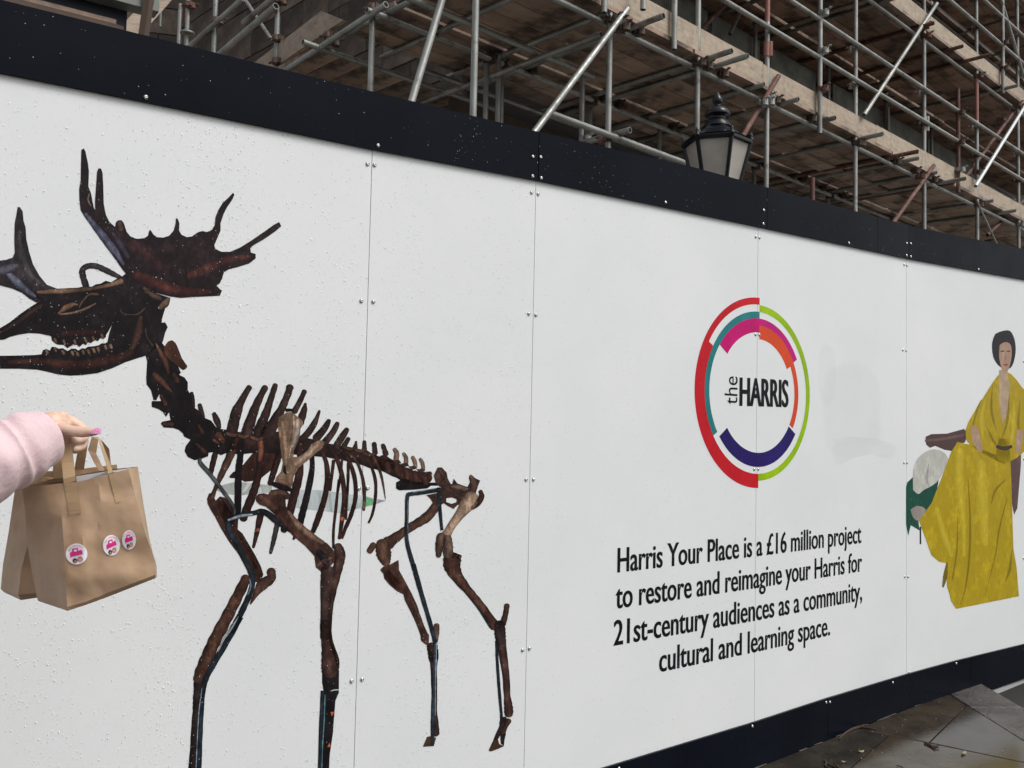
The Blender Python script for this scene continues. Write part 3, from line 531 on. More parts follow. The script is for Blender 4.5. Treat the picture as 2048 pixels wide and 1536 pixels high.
Sheet().poly('G', [(1465, 988), (1503, 988), (1480, 1028)], (.55, .12, .05)).poly('G', [(1435, 1330), (1468, 1330), (1456, 1288)], (.55, .12, .05)).bone('G', [(1468, 785, 3), (1500, 775, 5), (1545, 772, 5)], (.4, .45, .45), (.6, .65, .65), 2).out('mount_marker', 7, INK, spine)
RD = (.008, .012, .018); RM = (.02, .028, .038); RL = (.26, .35, .42)
def rod(*b, layer=7):
    q = Sheet()
    for r, p, e, c in b: q.bone(r, p, e, c, cap=False)
    q.out('mounting_rod', layer, BONE, spine)
rod(('Hh', [(1120, 680, 14), (1300, 900, 15), (1440, 1115, 16)], RD, RM), layer=4)
rod(('I', [(985, 230, 14), (998, 500, 16), (1020, 800, 16), (1038, 1020, 16), (1025, 1090, 14)], RD, RM), layer=4)
rod(('E', [(910, 715, 20), (740, 742, 22), (620, 758, 22), (585, 790, 20), (580, 1000, 20), (576, 1160, 20), (590, 1290, 22), (650, 1500, 24)], RD, RM), ('Hh', [(645, 470, 26), (720, 740, 24), (800, 1010, 22), (848, 1180, 22), (872, 1290, 22)], RD, RM), ('I', [(362, 270, 22), (350, 600, 20), (338, 900, 20), (328, 1305, 18)], RD, (.04, .055, .085)))
rod(('E', [(905, 690, 18), (918, 900, 18), (940, 1130, 16)], RD, RM))
rod(('E', [(590, 830, 3), (592, 1150, 3), (610, 1290, 3)], RM, RL), ('E', [(640, 738, 6), (740, 725, 7), (880, 700, 5)], RM, RL), ('I', [(372, 250, 3), (366, 500, 4), (360, 740, 3), (358, 1000, 3)], RM, (.5, .6, .65)), layer=8)
rod(('F', [(362, 400, 26), (390, 520, 28), (455, 610, 28), (535, 780, 28), (595, 900, 28), (608, 1000, 27), (582, 1110, 28), (500, 1290, 30), (395, 1490, 30)], RD, RM), ('G', [(590, 60, 28), (480, 260, 30), (350, 480, 30), (262, 640, 28), (222, 790, 26), (205, 1000, 26), (190, 1300, 27), (180, 1620, 28)], RD, RM))
rod(('F', [(580, 960, 4), (590, 1040, 8), (560, 1120, 5)], RM, RL), ('F', [(470, 1330, 6), (400, 1450, 10), (350, 1530, 6)], RM, (.4, .46, .5)), ('G', [(500, 130, 3), (430, 270, 8), (370, 400, 4)], RM, (.6, .62, .64)), ('G', [(212, 760, 4), (182, 1000, 5), (165, 1300, 4), (152, 1620, 5)], RM, (.3, .42, .5)), ('G', [(1412, 820, 4), (1405, 1050, 6), (1390, 1300, 4), (1378, 1620, 4)], RM, (.16, .36, .4)), layer=8)
rod(('F', [(360, 400, 20), (480, 352, 24), (620, 322, 24), (720, 310, 30), (850, 400, 34), (1010, 510, 24), (1020, 570, 8)], RD, (.018, .018, .022)), layer=5)
rod(('F', [(368, 392, 9), (490, 352, 16), (610, 336, 8)], (.12, .17, .2), (.42, .52, .56)), layer=8)
rod(('D', [(105, 900, 16), (105, 950, 22), (200, 1060, 22), (330, 1230, 20), (440, 1390, 18), (455, 1480, 8)], (.02, .022, .025), (.09, .1, .11)))
rod(('G', [(1390, 780, 18), (1378, 1100, 22), (1362, 1620, 22)], RD, RM), layer=6)

# logo: rings, lettering
cs, cz = hit(*R('L', 607, 768)); k = (hit(*R('L', 607, 120))[1] - hit(*R('L', 607, 1418))[1]) / 1298
def arc(name, r0, r1, a0, a1, col, layer=1, cy=0):
    pts = [];n = 40
    for i in range(n + 1): a = math.radians(lerp(a0, a1, i / n)); pts.append((cs + r1 * k * math.cos(a), cz + cy * k + r1 * k * math.sin(a)))
    for i in range(n, -1, -1): a = math.radians(lerp(a0, a1, i / n)); pts.append((cs + r0 * k * math.cos(a), cz + cy * k + r0 * k * math.sin(a)))
    return Sheet().sz([pts], col).out(name, layer, INK, logo)
logo = Sheet().sz([[(cs + .0005 * math.cos(a), cz + .0005 * math.sin(a)) for a in (0, 2, 4)]], (.7, .7, .7)).out('round_logo', 0, INK, hoard)
logo['label'] = 'round logo of coloured ring segments with the words the HARRIS'
arc('red_arc', 602, 649, 90, 149, (.56, .012, .022)); arc('red_arc', 553, 649, 149, 270, (.56, .012, .022))
arc('teal_arc', 507, 553, 90, 213, (.02, .21, .22)); arc('magenta_arc', 411, 507, 90, 144, (.56, .005, .16)); arc('magenta_arc', 459, 507, 30, 90, (.52, .01, .19))
arc('orange_arc', 365, 459, 29, 90, (.70, .075, .022)); arc('orange_arc', 411, 459, -31, 29, (.70, .075, .022))
arc('navy_arc', 411, 507, 217, 327, (.02, .01, .12)); arc('green_arc', 553, 600, -90, 90, (.30, .50, .004))
def glyphs(txt):
    cu = bpy.data.curves.new('t', 'FONT'); cu.body = txt; cu.resolution_u = 4
    ob = bpy.data.objects.new('t', cu); COL.objects.link(ob); dg = bpy.context.evaluated_depsgraph_get()
    c = ob.evaluated_get(dg).to_curve(dg); loops = []
    for spn in c.splines:
        if spn.type != 'BEZIER': loops.append([tuple(p.co[:2]) for p in spn.points]); continue
        bp = spn.bezier_points; lp = []
        for i in range(len(bp)):
            a, b = bp[i], bp[(i + 1) % len(bp)]
            straight = (a.handle_right - a.co).length < 1e-6 and (b.handle_left - b.co).length < 1e-6
            for q in range(1 if straight else 4):
                t = q / 4; u = 1 - t
                p = a.co * u ** 3 + a.handle_right * 3 * u * u * t + b.handle_left * 3 * u * t * t + b.co * t ** 3; lp.append((p.x, p.y))
        out = [lp[0]]
        for p in lp[1:]:
            if math.hypot(p[0] - out[-1][0], p[1] - out[-1][1]) > 1e-5: out.append(p)
        loops.append(out)
    ob.evaluated_get(dg).to_curve_clear(); bpy.data.objects.remove(ob)
    return loops
def fatten(lp, ox, oy):
    n = len(lp); A = sum(lp[i][0] * lp[(i + 1) % n][1] - lp[(i + 1) % n][0] * lp[i][1] for i in range(n))
    out = []
    for i in range(n):
        a, b, c = lp[i - 1], lp[i], lp[(i + 1) % n]
        d1 = Vector((b[0] - a[0], b[1] - a[1])).normalized(); d2 = Vector((c[0] - b[0], c[1] - b[1])).normalized()
        n1, n2 = Vector((d1.y, -d1.x)), Vector((d2.y, -d2.x)); nn = n1 + n2
        if nn.length < .3: nn = n1
        nn = nn / max(.35, nn.length_squared / 2 if nn.length_squared else 1) if nn.length > .3 else nn
        out.append((b[0] + nn.x * ox, b[1] + nn.y * oy))
    return out
def lay_text(name, txt, left, right, captop, fat, par, layer=2, xfat=1.0, vert=False):
    (s0, z0), (s1, z1) = hit(*left), hit(*right); h = hit(*captop)[1] - z0
    L = glyphs(txt)
    hl_ = glyphs('H'); cap = max(p[1] for lp in hl_ for p in lp)
    x0 = min(p[0] for lp in L for p in lp); x1 = max(p[0] for lp in L for p in lp)
    # orientation: the outermost glyph contours tell which way is outside
    out = []
    big = max(L, key=lambda lp: max(p[1] for p in lp) - min(p[1] for p in lp))
    n = len(big); A = sum(big[i][0] * big[(i + 1) % n][1] - big[(i + 1) % n][0] * big[i][1] for i in range(n)); sg = 1 if A > 0 else -1
    for lp in L:
        q = []
        for x, y in lp:
            t = (x - x0) / (x1 - x0); q.append((t * (s1 - s0), y / cap * h))
        q = fatten(q, fat * h * sg * xfat, fat * h * sg * .35)
        q2 = [(s0 + x, z0 + (z1 - z0) * x / (s1 - s0) + y) for x, y in q]
        out.append(q2)
    sh_ = Sheet(); used = []
    # group contours glyph by glyph (holes inside their outer)
    def bb(l): return min(p[0] for p in l), max(p[0] for p in l), min(p[1] for p in l), max(p[1] for p in l)
    out.sort(key=lambda l: -(bb(l)[1] - bb(l)[0]) * (bb(l)[3] - bb(l)[2])); groups = []
    for l in out:
        b = bb(l)
        for g in groups:
            B = bb(g[0])
            if B[0] <= b[0] and b[1] <= B[1] and B[2] <= b[2] and b[3] <= B[3]: g.append(l); break
        else: groups.append([l])
    for g in groups: sh_.sz(g, (.006, .006, .008))
    return sh_.out(name, layer, INK, par)
sl = lay_text('slogan_line', 'Harris Your Place is a £16 million project', (1235.3, 1144.5), (1722, 1085.5), (1236.5, 1096.5), .032, hoard)
sl['label'] = 'black printed slogan about restoring the building'
lay_text('slogan_line', 'to restore and reimagine your Harris for', (1231.6, 1217), (1723.4, 1142), (1232, 1168.5), .032, sl)
lay_text('slogan_line', '21st-century audiences as a community,', (1227.7, 1291), (1723.4, 1200), (1228.5, 1241.5), .032, sl)
lay_text('slogan_line', 'cultural and learning space.', (1318.7, 1344), (1659.4, 1270), (1319.5, 1296.5), .032, sl)
lay_text('logo_word', 'HARRIS', R('L', 478, 857), R('L', 804, 866), R('L', 479, 668), .042, logo, xfat=1.1)
def side_text():
    L = glyphs('the'); x0 = min(p[0] for l in L for p in l); x1 = max(p[0] for l in L for p in l); capt = max(p[1] for l in L for p in l)
    sA, zA = hit(*R('L', 459, 852)); sB, zB = hit(*R('L', 459, 660)); sC = hit(*R('L', 372, 780))[0]
    big = L[0]; n = len(big); sg = 1 if sum(big[i][0] * big[(i + 1) % n][1] - big[(i + 1) % n][0] * big[i][1] for i in range(n)) > 0 else -1
    out = []
    for lp in L:
        q = [((y / capt) * (sC - sA), (x - x0) / (x1 - x0) * (zB - zA)) for x, y in lp]
        out.append([(sA + x, zA + y) for x, y in q])
    out.sort(key=lambda l: -(max(p[0] for p in l) - min(p[0] for p in l)) * (max(p[1] for p in l) - min(p[1] for p in l)))
    g = []
    for l in out:
        for h_ in g:
            B = h_[0]
            if min(p[0] for p in B) <= min(p[0] for p in l) and max(p[0] for p in l) <= max(p[0] for p in B) and min(p[1] for p in B) <= min(p[1] for p in l) and max(p[1] for p in l) <= max(p[1] for p in B): h_.append(l); break
        else: g.append([l])
    S_ = Sheet()
    for h_ in g: S_.sz(h_, (.006, .006, .008))
    S_.out('logo_word', 2, INK, logo)
side_text()
# pale stain of a removed print, feathered at its rim
_N, _L, _b = nodes(STAINM); _t = _N.new('ShaderNodeBsdfTransparent'); _m = _N.new('ShaderNodeMixShader'); _sp = _N.new('ShaderNodeSeparateColor')
_b.inputs['Base Color'].links and _L.remove(_b.inputs['Base Color'].links[0]); _b.inputs['Base Color'].default_value = (.56, .55, .58, 1)
_L.new(_a.outputs['Color'], _sp.inputs[0]); _L.new(_sp.outputs[0], _m.inputs[0]); _L.new(_t.outputs[0], _m.inputs[1]); _L.new(_b.outputs[0], _m.inputs[2]); _L.new(_m.outputs[0], _N['Material Output'].inputs[0])
def stain(pts, layer, a_):
    P_ = [R('L', *p) for p in pts]; P_ = [q[:2] for q in crom(P_ + [P_[0]], 4)][:-1]; n = len(P_); cx, cy = sum(p[0] for p in P_) / n, sum(p[1] for p in P_) / n; S_ = Sheet()
    for f_, al in ((1.04, 0), (.94, a_ * .75), (.8, a_), (.4, a_ * .8), (.02, a_ * .8)):
        S_.v += [hit(cx + (x - cx) * f_, cy + (y - cy) * f_) for x, y in P_]; S_.c += [(al * random.uniform(.8, 1),) * 3 for _ in P_]
    for k_ in range(4):
        for i_ in range(n): S_.f.append((k_ * n + i_, k_ * n + (i_ + 1) % n, (k_ + 1) * n + (i_ + 1) % n, (k_ + 1) * n + i_))
    S_.out('pale_stain', layer, STAINM, hoard)
stain([(1060, 640), (1130, 590), (1250, 560), (1370, 610), (1430, 720), (1440, 900), (1430, 1100), (1300, 1190), (1150, 1210), (1060, 1100), (1040, 850)], 0, .065)
stain([(1120, 1090), (1230, 1070), (1380, 1080), (1540, 1130), (1500, 1220), (1380, 1190), (1250, 1220), (1150, 1260), (1105, 1200)], 1, .09)
stain([(1020, 480), (1060, 420), (1110, 470), (1130, 600), (1120, 800), (1050, 860), (1010, 700)], 2, .05)
# plain stand-in picture: figure in a long yellow gown on a brown seat
YE = (.44, .32, .012); YD = (.22, .15, .008); YL = (.56, .43, .03)
pic = Sheet().poly('O', [(395, 90), (440, 70), (560, 66), (690, 30), (720, 60), (700, 130), (600, 200), (540, 190), (470, 160), (430, 175), (400, 150)], (.09, .055, .05)).out('gown_picture', 1, ARTM, hoard)
Sheet().poly('O', [(1020, 180), (1130, 120), (1128, 300), (1100, 640), (1075, 690), (1040, 500)], (.12, .07, .065)).out('seat_back', 1, ARTM, pic)
pic['label'] = 'printed picture of a plain seated figure in a long yellow gown'
Sheet().poly('O', [(255, 440), (330, 370), (500, 400), (480, 520), (420, 640), (340, 740), (350, 810), (300, 780), (282, 770), (262, 850), (245, 760), (245, 480)], (.012, .075, .05)).out('green_cloth', 2, ARTM, pic)
Sheet().poly('O', [(300, 500), (300, 350), (340, 250), (430, 190), (520, 200), (570, 260), (550, 330), (480, 440), (380, 500), (340, 530)], (.52, .52, .47), smooth=3).poly('O', [(280, 650), (330, 620), (400, 650), (345, 735), (300, 710)], (.3, .27, .24), smooth=2).out('pale_cushion', 3, ARTM, pic)
Sheet().poly('O', [(350, 780), (362, 780), (362, 915), (350, 915)], (.03, .02, .02)).out('seat_leg', 2, ARTM, pic)
Sheet().poly('P', [(1956, 812), (1985, 765), (2003, 745), (2022, 748), (2044, 775), (2060, 800), (2062, 880), (2046, 905), (2016, 925), (1994, 922), (1940, 890), (1931, 868), (1936, 845)], YE, smooth=2).poly('O', [(640, 130), (730, 150), (860, 200), (935, 230), (960, 100), (1030, 110), (1040, 200), (1050, 330), (1060, 640), (1070, 950), (1095, 1100), (1112, 1315), (630, 1412), (590, 1350), (580, 1300), (560, 1240), (552, 1060), (500, 1050), (440, 1000), (380, 830), (345, 735), (440, 600), (520, 400), (590, 210)], YE).out('gown', 4, ARTM, pic)
q = Sheet()
for p, e, c in [([(720, 420, 4), (735, 700, 10), (730, 1000, 12), (700, 1250, 8), (660, 1380, 3)], YE, YD), ([(640, 700, 3), (635, 950, 9), (600, 1180, 8)], YE, YD), ([(1020, 560, 3), (960, 800, 9), (930, 1000, 6), (850, 1310, 3)], YE, YD), ([(1060, 950, 4), (1040, 1100, 14), (1010, 1200, 5)], YE, YD), ([(1010, 420, 5), (930, 500, 12), (900, 600, 6)], YE, YD),
                ([(660, 200, 30), (650, 400, 40), (680, 700, 26), (690, 1000, 14)], YE, YL), ([(820, 300, 40), (830, 600, 50), (850, 900, 34)], YE, YL), ([(480, 640, 20), (520, 800, 30), (590, 1000, 20)], YE, YL), ([(560, 1060, 6), (548, 1150, 16), (530, 1240, 8)], YD, (.16, .13, .02))]:
    q.bone('O', p, e, c)
q.out('gown_fold', 5, ARTM, pic)
Sheet().poly('P', [(1998, 740), (2012, 740), (2020, 770), (2014, 830), (2004, 848), (1997, 800)], (.45, .33, .22)).out('neckline', 5, ARTM, pic)
Sheet().poly('P', [(1990, 668), (2004, 662), (2020, 662), (2029, 680), (2031, 705), (2024, 732), (2012, 738), (1996, 730), (1986, 712), (1984, 686)], (.016, .016, .022), smooth=3).out('dark_hair', 5, ARTM, pic)
Sheet().poly('P', [(1999, 690), (2010, 684), (2021, 690), (2023, 712), (2018, 735), (2011, 748), (2004, 740), (1998, 715)], (.42, .27, .19), smooth=3).out('plain_face', 6, ARTM, pic)
Sheet().bone('P', [(2001, 703, .9), (2004.5, 702, 1.2), (2008, 703, .8)], (.03, .02, .02), (.03, .02, .02), 2).bone('P', [(2013, 703, .8), (2016.5, 702, 1.2), (2020, 703.5, .8)], (.03, .02, .02), (.03, .02, .02), 2).bone('P', [(2007, 729, 1), (2011, 730, 1.8), (2015, 729, 1)], (.25, .03, .03), (.3, .04, .04), 2).bone('P', [(2011, 706, .5), (2010.5, 719, 1.2)], (.32, .19, .13), (.34, .2, .14), 2).out('plain_feature', 7, ARTM, pic)
q = Sheet()
for p, w in [([(1962, 800), (1950, 830), (1944, 862)], 3), ([(1985, 770), (1982, 820), (1992, 860)], 3.5), ([(2018, 790), (2014, 840), (2002, 880)], 3.5), ([(2040, 800), (2036, 850), (2044, 890)], 3), ([(1972, 850), (1985, 880), (2000, 900)], 3)]: q.bone('P', [(*p[0], .6), (*p[1], w), (*p[2], .6)], YE, YD)
for p, w in [([(1970, 800), (1962, 840), (1966, 880)], 6), ([(2028, 800), (2026, 850), (2022, 890)], 6)]: q.bone('P', [(*p[0], 1), (*p[1], w), (*p[2], 1)], YE, YL)
q.out('gown_fold', 5, ARTM, pic)
Sheet().bone('P', [(1994, 893, 3), (2008, 897, 4), (2022, 893, 3)], (.03, .025, .02), (.05, .04, .03), 3).out('sash', 6, ARTM, pic)
Sheet().bone('O', [(420, 300, 6), (400, 400, 16), (420, 470, 6)], (.5, .5, .45), (.33, .33, .31)).bone('O', [(400, 120, 12), (520, 110, 16), (680, 80, 12)], (.09, .055, .05), (.17, .1, .09)).out('cushion_fold', 4, ARTM, pic)
Sheet().poly('P', [(1941, 850), (1956, 858), (1964, 900), (1958, 904), (1944, 880)], (.42, .28, .2), smooth=2).poly('P', [(2034, 860), (2046, 862), (2040, 905), (2030, 900)], (.42, .28, .2), smooth=2).out('plain_arm', 6, ARTM, pic)

# ------------------------------------------------------------------ rain drops on the boards (uncountable)
from mathutils.bvhtree import BVHTree
_bv, _bf = [], []
for o_ in COL.objects:
    if o_.type == 'MESH' and o_.data.materials and o_.data.materials[0] in (BONE, INK):
        n0 = len(_bv); g_ = ORG.get(o_.name, Vector((0, 0, 0))); _bv += [v.co + g_ for v in o_.data.vertices]; _bf += [tuple(i + n0 for i in p.vertices) for p in o_.data.polygons]
PRB = BVHTree.FromPolygons(_bv, _bf)
def drops(par, s0, s1, n, zlo, zhi, off, big):
    V, F = [], []
    cl = [(random.uniform(s0, s1), random.uniform(.1, 2.2)) for _ in range(14)]
    for _ in range(n):
        if random.random() < .45:
            c = random.choice(cl); s = random.gauss(c[0], .05); z = random.gauss(c[1], .22)
        else: s = random.uniform(s0, s1); z = random.uniform(.1, 2.4)
        if not (s0 + .004 < s < s1 - .004 and zlo(s) + .004 < z < zhi(s) - .004): continue
        r = big * random.choice((.45, .55, .7, .8, 1.0, 1.25)) * random.uniform(.6, 1.05); ry = r * random.uniform(1, 1.5)
        if off < .005:
            a_ = H(s, z, .01); n_ = (H(s, z, 0) - a_).normalized()
            if PRB.ray_cast(a_, n_, .02)[0]:
                if random.random() < .45: continue
                r *= .6; ry *= .6
        b = len(V)
        for q in range(6): a = q * math.pi / 3; V.append(H(s + r * math.cos(a), z + ry * math.sin(a), off))
        for q in range(6): a = q * math.pi / 3; V.append(H(s + r * .66 * math.cos(a), z + ry * .66 * math.sin(a) - ry * .08, off + r * .26))
        V.append(H(s, z - ry * .1, off + r * .36))
        for q in range(6): F.append((b + q, b + (q + 1) % 6, b + 6 + (q + 1) % 6, b + 6 + q)); F.append((b + 6 + q, b + 6 + (q + 1) % 6, b + 12))
    o = mesh('water_drops', V, F, DROP, par, True); o['kind'] = 'stuff'
zt = lambda s: interp(BOT, s)
for i, (n, big) in enumerate([(500, .0018), (9000, .0016), (3400, .0015), (3000, .0013), (2600, .0012), (1600, .0012), (0, .001), (0, .001)]):
    if n: drops(hoard, S[i], S[i + 1], n, lambda s: max(interp(KT, s), .15), zt, (.0016 if i in (1, 2) else .0012), big)
drops(hoard, S[1], S[6], 5200, lambda s: interp(BOT, s), lambda s: interp(TOP, s), .0132, .0011)

# ------------------------------------------------------------------ ground
DD = (J[5] - J[4]).normalized(); ND = Vector((DD.y, -DD.x)); O4 = J[4]
def G(a, n, z=0.0): p = O4 + DD * a + ND * n; return Vector((p.x, p.y, .03 * a + z))
def clip(poly, a, b, c):      # keep a*x+b*y<=c
    out = []
    for i in range(len(poly)):
        p, q = poly[i], poly[(i + 1) % len(poly)]; dp = a * p[0] + b * p[1] - c; dq = a * q[0] + b * q[1] - c
        if dp <= 0: out.append(p)
        if dp * dq < 0: t = dp / (dp - dq); out.append((p[0] + (q[0] - p[0]) * t, p[1] + (q[1] - p[1]) * t))
    return out
road = mesh('road', [G(-60, -60, -.075), G(60, -60, -.075), G(60, 60, -.075), G(-60, 60, -.075)], [(0, 1, 2, 3)], ROAD); road['kind'] = 'structure'
KA, KB = Vector((1.672, -.036)), Vector((1.226, .527)); kd = (KB - KA).normalized(); kn = Vector((-kd.y, kd.x))
if kn.x < 0: kn = -kn                                  # towards the road
cK = KA.dot(kn); KW = .262
base_poly = clip([(-9, -1.2), (6, -1.2), (6, 8), (-9, 8)], kn.x, kn.y, cK + KW - .01)
pv = [G(*p, -.014) for p in base_poly] + [G(*p, -.10) for p in base_poly]; nb = len(base_poly)
pave = mesh('pavement', pv, [tuple(range(nb)), tuple(range(2 * nb - 1, nb - 1, -1))] + [(i, i + nb, (i + 1) % nb + nb, (i + 1) % nb) for i in range(nb)], JOINT); pave['kind'] = 'structure'
def slab(poly, mt, name, jz):
    if len(poly) < 3: return
    A = sum(poly[i][0] * poly[(i + 1) % len(poly)][1] - poly[(i + 1) % len(poly)][0] * poly[i][1] for i in range(len(poly)))
    if abs(A) < .004: return
    cx = sum(p[0] for p in poly) / len(poly); cy = sum(p[1] for p in poly) / len(poly); n = len(poly)
    def ins(p, dd_): v = Vector((cx - p[0], cy - p[1])); v = v.normalized() * dd_ if v.length else v; return (p[0] + v.x, p[1] + v.y)
    tl = [random.uniform(-.0015, .0015) for _ in poly]
    V = [G(*ins(p, .010), jz + t) for p, t in zip(poly, tl)] + [G(*ins(p, .005), jz - .004 + t) for p, t in zip(poly, tl)] + [G(*ins(p, .005), -.05) for p in poly]
    F = [tuple(range(n))]
    for k in (0, n):
        for i in range(n): F.append((k + i, k + n + i, k + n + (i + 1) % n, k + (i + 1) % n))
    mesh(name, V, F, mt, pave)
e1 = Vector((-.977, .213)); e2 = Vector((.213, .977)); Q = Vector((.80, .151))
cols_ = [(-1.9, -1.0, -.1), (-1.0, 0, .17), (0, .92, 0), (.92, 1.75, .35), (1.75, 2.6, -.05), (2.6, 3.5, .3), (3.5, 4.3, .1), (4.3, 5.2, .4), (5.2, 6.1, 0), (6.1, 7.0, .3)]
for a0, a1, bo in cols_:
    b = bo - 1.9
    while b < 3.6:
        h = random.choice((.6, .68, .62)) if b > bo + .01 else .633
        pl = [Q + e1 * x + e2 * y for x, y in ((a0, b), (a1, b), (a1, b + h), (a0, b + h))]
        pl = clip([tuple(p) for p in pl], kn.x, kn.y, cK); pl = clip(pl, 0, -1, -.012) if pl else pl
        if pl and len(pl) > 2: slab(pl, SLAB, 'paving_slab', 0)
        b += h
t = -.6
while t < 5:
    pl = [tuple(KA + kd * x + kn * y) for x, y in ((t, 0), (t + .9, 0), (t + .9, KW), (t, KW))]; pl = clip(pl, 0, -1, -.012)
    if len(pl) > 2: slab(pl, KERB, 'kerb_stone', .001)
    t += .9
yard = mesh('bounce_yard', [G(-30, -.3, -.02), G(-30, -40, -.02), G(40, -40, -.02), G(40, -.3, -.02)], [(0, 3, 2, 1)], mat('bounce_hardcore', (.28, .265, .24), .9)); yard['kind'] = 'structure'  # unseen ground, added pale to bounce light up under the decks
# concrete haunch along the foot of the hoarding past the kerb
hv = []
for a, n, z in [(2.0, .021, -.06), (2.0, .05, -.07), (6, .06, -.07), (6, .021, -.06)]: hv.append(G(a, n, z + .012))
for a, n, z in [(2.0, .021, -.09), (2.0, .075, -.09), (6, .09, -.09), (6, .021, -.09)]: hv.append(G(a, n, z))
hh = mesh('concrete_haunch', hv, [(0, 1, 2, 3), (7, 6, 5, 4), (0, 4, 5, 1), (1, 5, 6, 2), (2, 6, 7, 3), (3, 7, 4, 0)], CONC, road)
# silt line where the slabs meet the kickboard
V, F = [], []
for i in range(60):
    a = -1.5 + i * .058; wv = .003 + .007 * random.random()
    V += [G(a, .012, .0022), G(a, .012 + wv, .0022)]
for i in range(59):
    if random.random() < .3: F.append((2 * i, 2 * i + 1, 2 * i + 3, 2 * i + 2))
sl_ = mesh('silt_line', V, F, mat('silt', (.12, .11, .095), .6), pave); sl_['kind'] = 'stuff'
def gpix(x, y, h=0.0):
    v = ray(x, y); kk = .03; tt = (kk * (-O4.dot(DD)) - EYE + h) / (v.z - kk * (v.x * DD.x + v.y * DD.y)); return CAM + v * tt
def Rs(u, v): return 1500 + u * .2676, 1340 + v * .2676
def twig(label, paths):
    a = gpix(*Rs(*paths[0][0][:2])); t_ = thing('twig', (a.x, a.y, a.z), label, 'twig')
    for k_, (pp) in enumerate(paths):
        pts = [gpix(*Rs(u, v), .006) for u, v, r in pp]; mesh('twig_branch', *pathtube(pts, [p[2] for p in pp], 6), TWIG, t_)
twig('long bent brown twig lying close to the black kickboard', [[(665, 515, .003), (690, 490, .005), (720, 465, .005), (765, 440, .006), (820, 424, .006), (870, 430, .005), (940, 446, .003)], [(820, 424, .004), (845, 412, .003), (890, 408, .002)]])
twig('short forked dark twig where three paving slabs meet', [[(1303, 540, .005), (1340, 556, .005), (1380, 575, .005), (1412, 582, .002)], [(1370, 570, .004), (1400, 550, .003), (1412, 566, .002)], [(1340, 556, .003), (1380, 590, .002)]])
twig('dark twig at the bottom edge of the photo beside the kickboard shadow', [[(558, 668, .003), (570, 695, .005), (562, 715, .004), (590, 730, .003)], [(630, 700, .003), (650, 716, .005), (668, 735, .004)], [(570, 695, .004), (640, 725, .004)]])
twig('small thin twig at the bottom edge nearest the camera on bare slab', [[(1095, 712, .002), (1130, 722, .003), (1150, 735, .002)]])
def leaf(u, v, sz, label):
    a = gpix(*Rs(u, v), .004); an_ = random.uniform(0, 3)
    V = []
    for i in range(10):
        th = i * math.pi / 5; x = sz * math.cos(th); y = sz * .55 * math.sin(th) * (1 + .15 * math.sin(3 * th)); V.append(a + Vector((x * math.cos(an_) - y * math.sin(an_), x * math.sin(an_) + y * math.cos(an_), .003 * math.cos(2 * th) + .004)))
    V.append(a + Vector((0, 0, .005)))
    o = mesh('fallen_leaf', V, [(i, (i + 1) % 10, 10) for i in range(10)], LEAF); setp(o, label, 'leaf', 'fallen leaves on the pavement')
leaf(830, 612, .016, 'pale fallen leaf on the dark slab below the long twig')
leaf(1597, 621, .017, 'pale fallen leaf on the grey slab right of the forked twig')
leaf(700, 690, .009, 'tiny fallen leaf close to the bottom edge left of the pale leaf')
V, F = [], []
for _ in range(230):
    a = random.uniform(-.6, 1.9); n = random.uniform(.03, 1.3)
    if kn.x * a + kn.y * n > cK + KW - .02: continue
    s_ = random.uniform(.0012, .0045); p = G(a, n, .003); b = len(V)
    V += [p + Vector((s_, 0, 0)), p + Vector((-s_ * .4, s_ * .8, 0)), p + Vector((-s_ * .6, -s_ * .6, 0)), p + Vector((0, 0, s_ * .8))]; F += [(b, b + 1, b + 3), (b + 1, b + 2, b + 3), (b + 2, b, b + 3)]
o = mesh('grit', V, F, LEAF, pave); o['kind'] = 'stuff'

# ------------------------------------------------------------------ scaffold frame: t along the facade, n inwards
SO = Vector((-.252, 6.23)); ST = Vector((.7183, .6957)); SN = Vector((-.6957, .7183))
def W(t, n, z): p = SO + ST * t + SN * n; return Vector((p.x, p.y, z))
def onN(x, y, n0=0.0):       # pixel on the vertical plane n=n0
    v = ray(x, y); q = SO + SN * n0; k_ = q.dot(SN) / (v.x * SN.x + v.y * SN.y); return CAM + v * k_
def onT(x, y, t0=0.0):
    v = ray(x, y); q = SO + ST * t0; k_ = q.dot(ST) / (v.x * ST.x + v.y * ST.y); return CAM + v * k_
def tn(p): q = Vector((p.x, p.y)) - SO; return q.dot(ST), q.dot(SN)
scaf = thing('scaffold', (SO.x, SO.y, 0), 'weathered steel tube scaffold with timber decks rising behind the hoarding', 'scaffold')
RAD = .02415
def tube(name, a, b, mt=STEEL, r=RAD, hollow=True, n=14):
    o = mesh(name, *tubev(a, b, r, n, hollow), mt, scaf, True)
    for p in o.data.polygons:
        if len(p.vertices) > 4: p.use_smooth = False
    try: o.data.set_sharp_from_angle(angle=math.radians(40))
    except Exception: pass
    return o
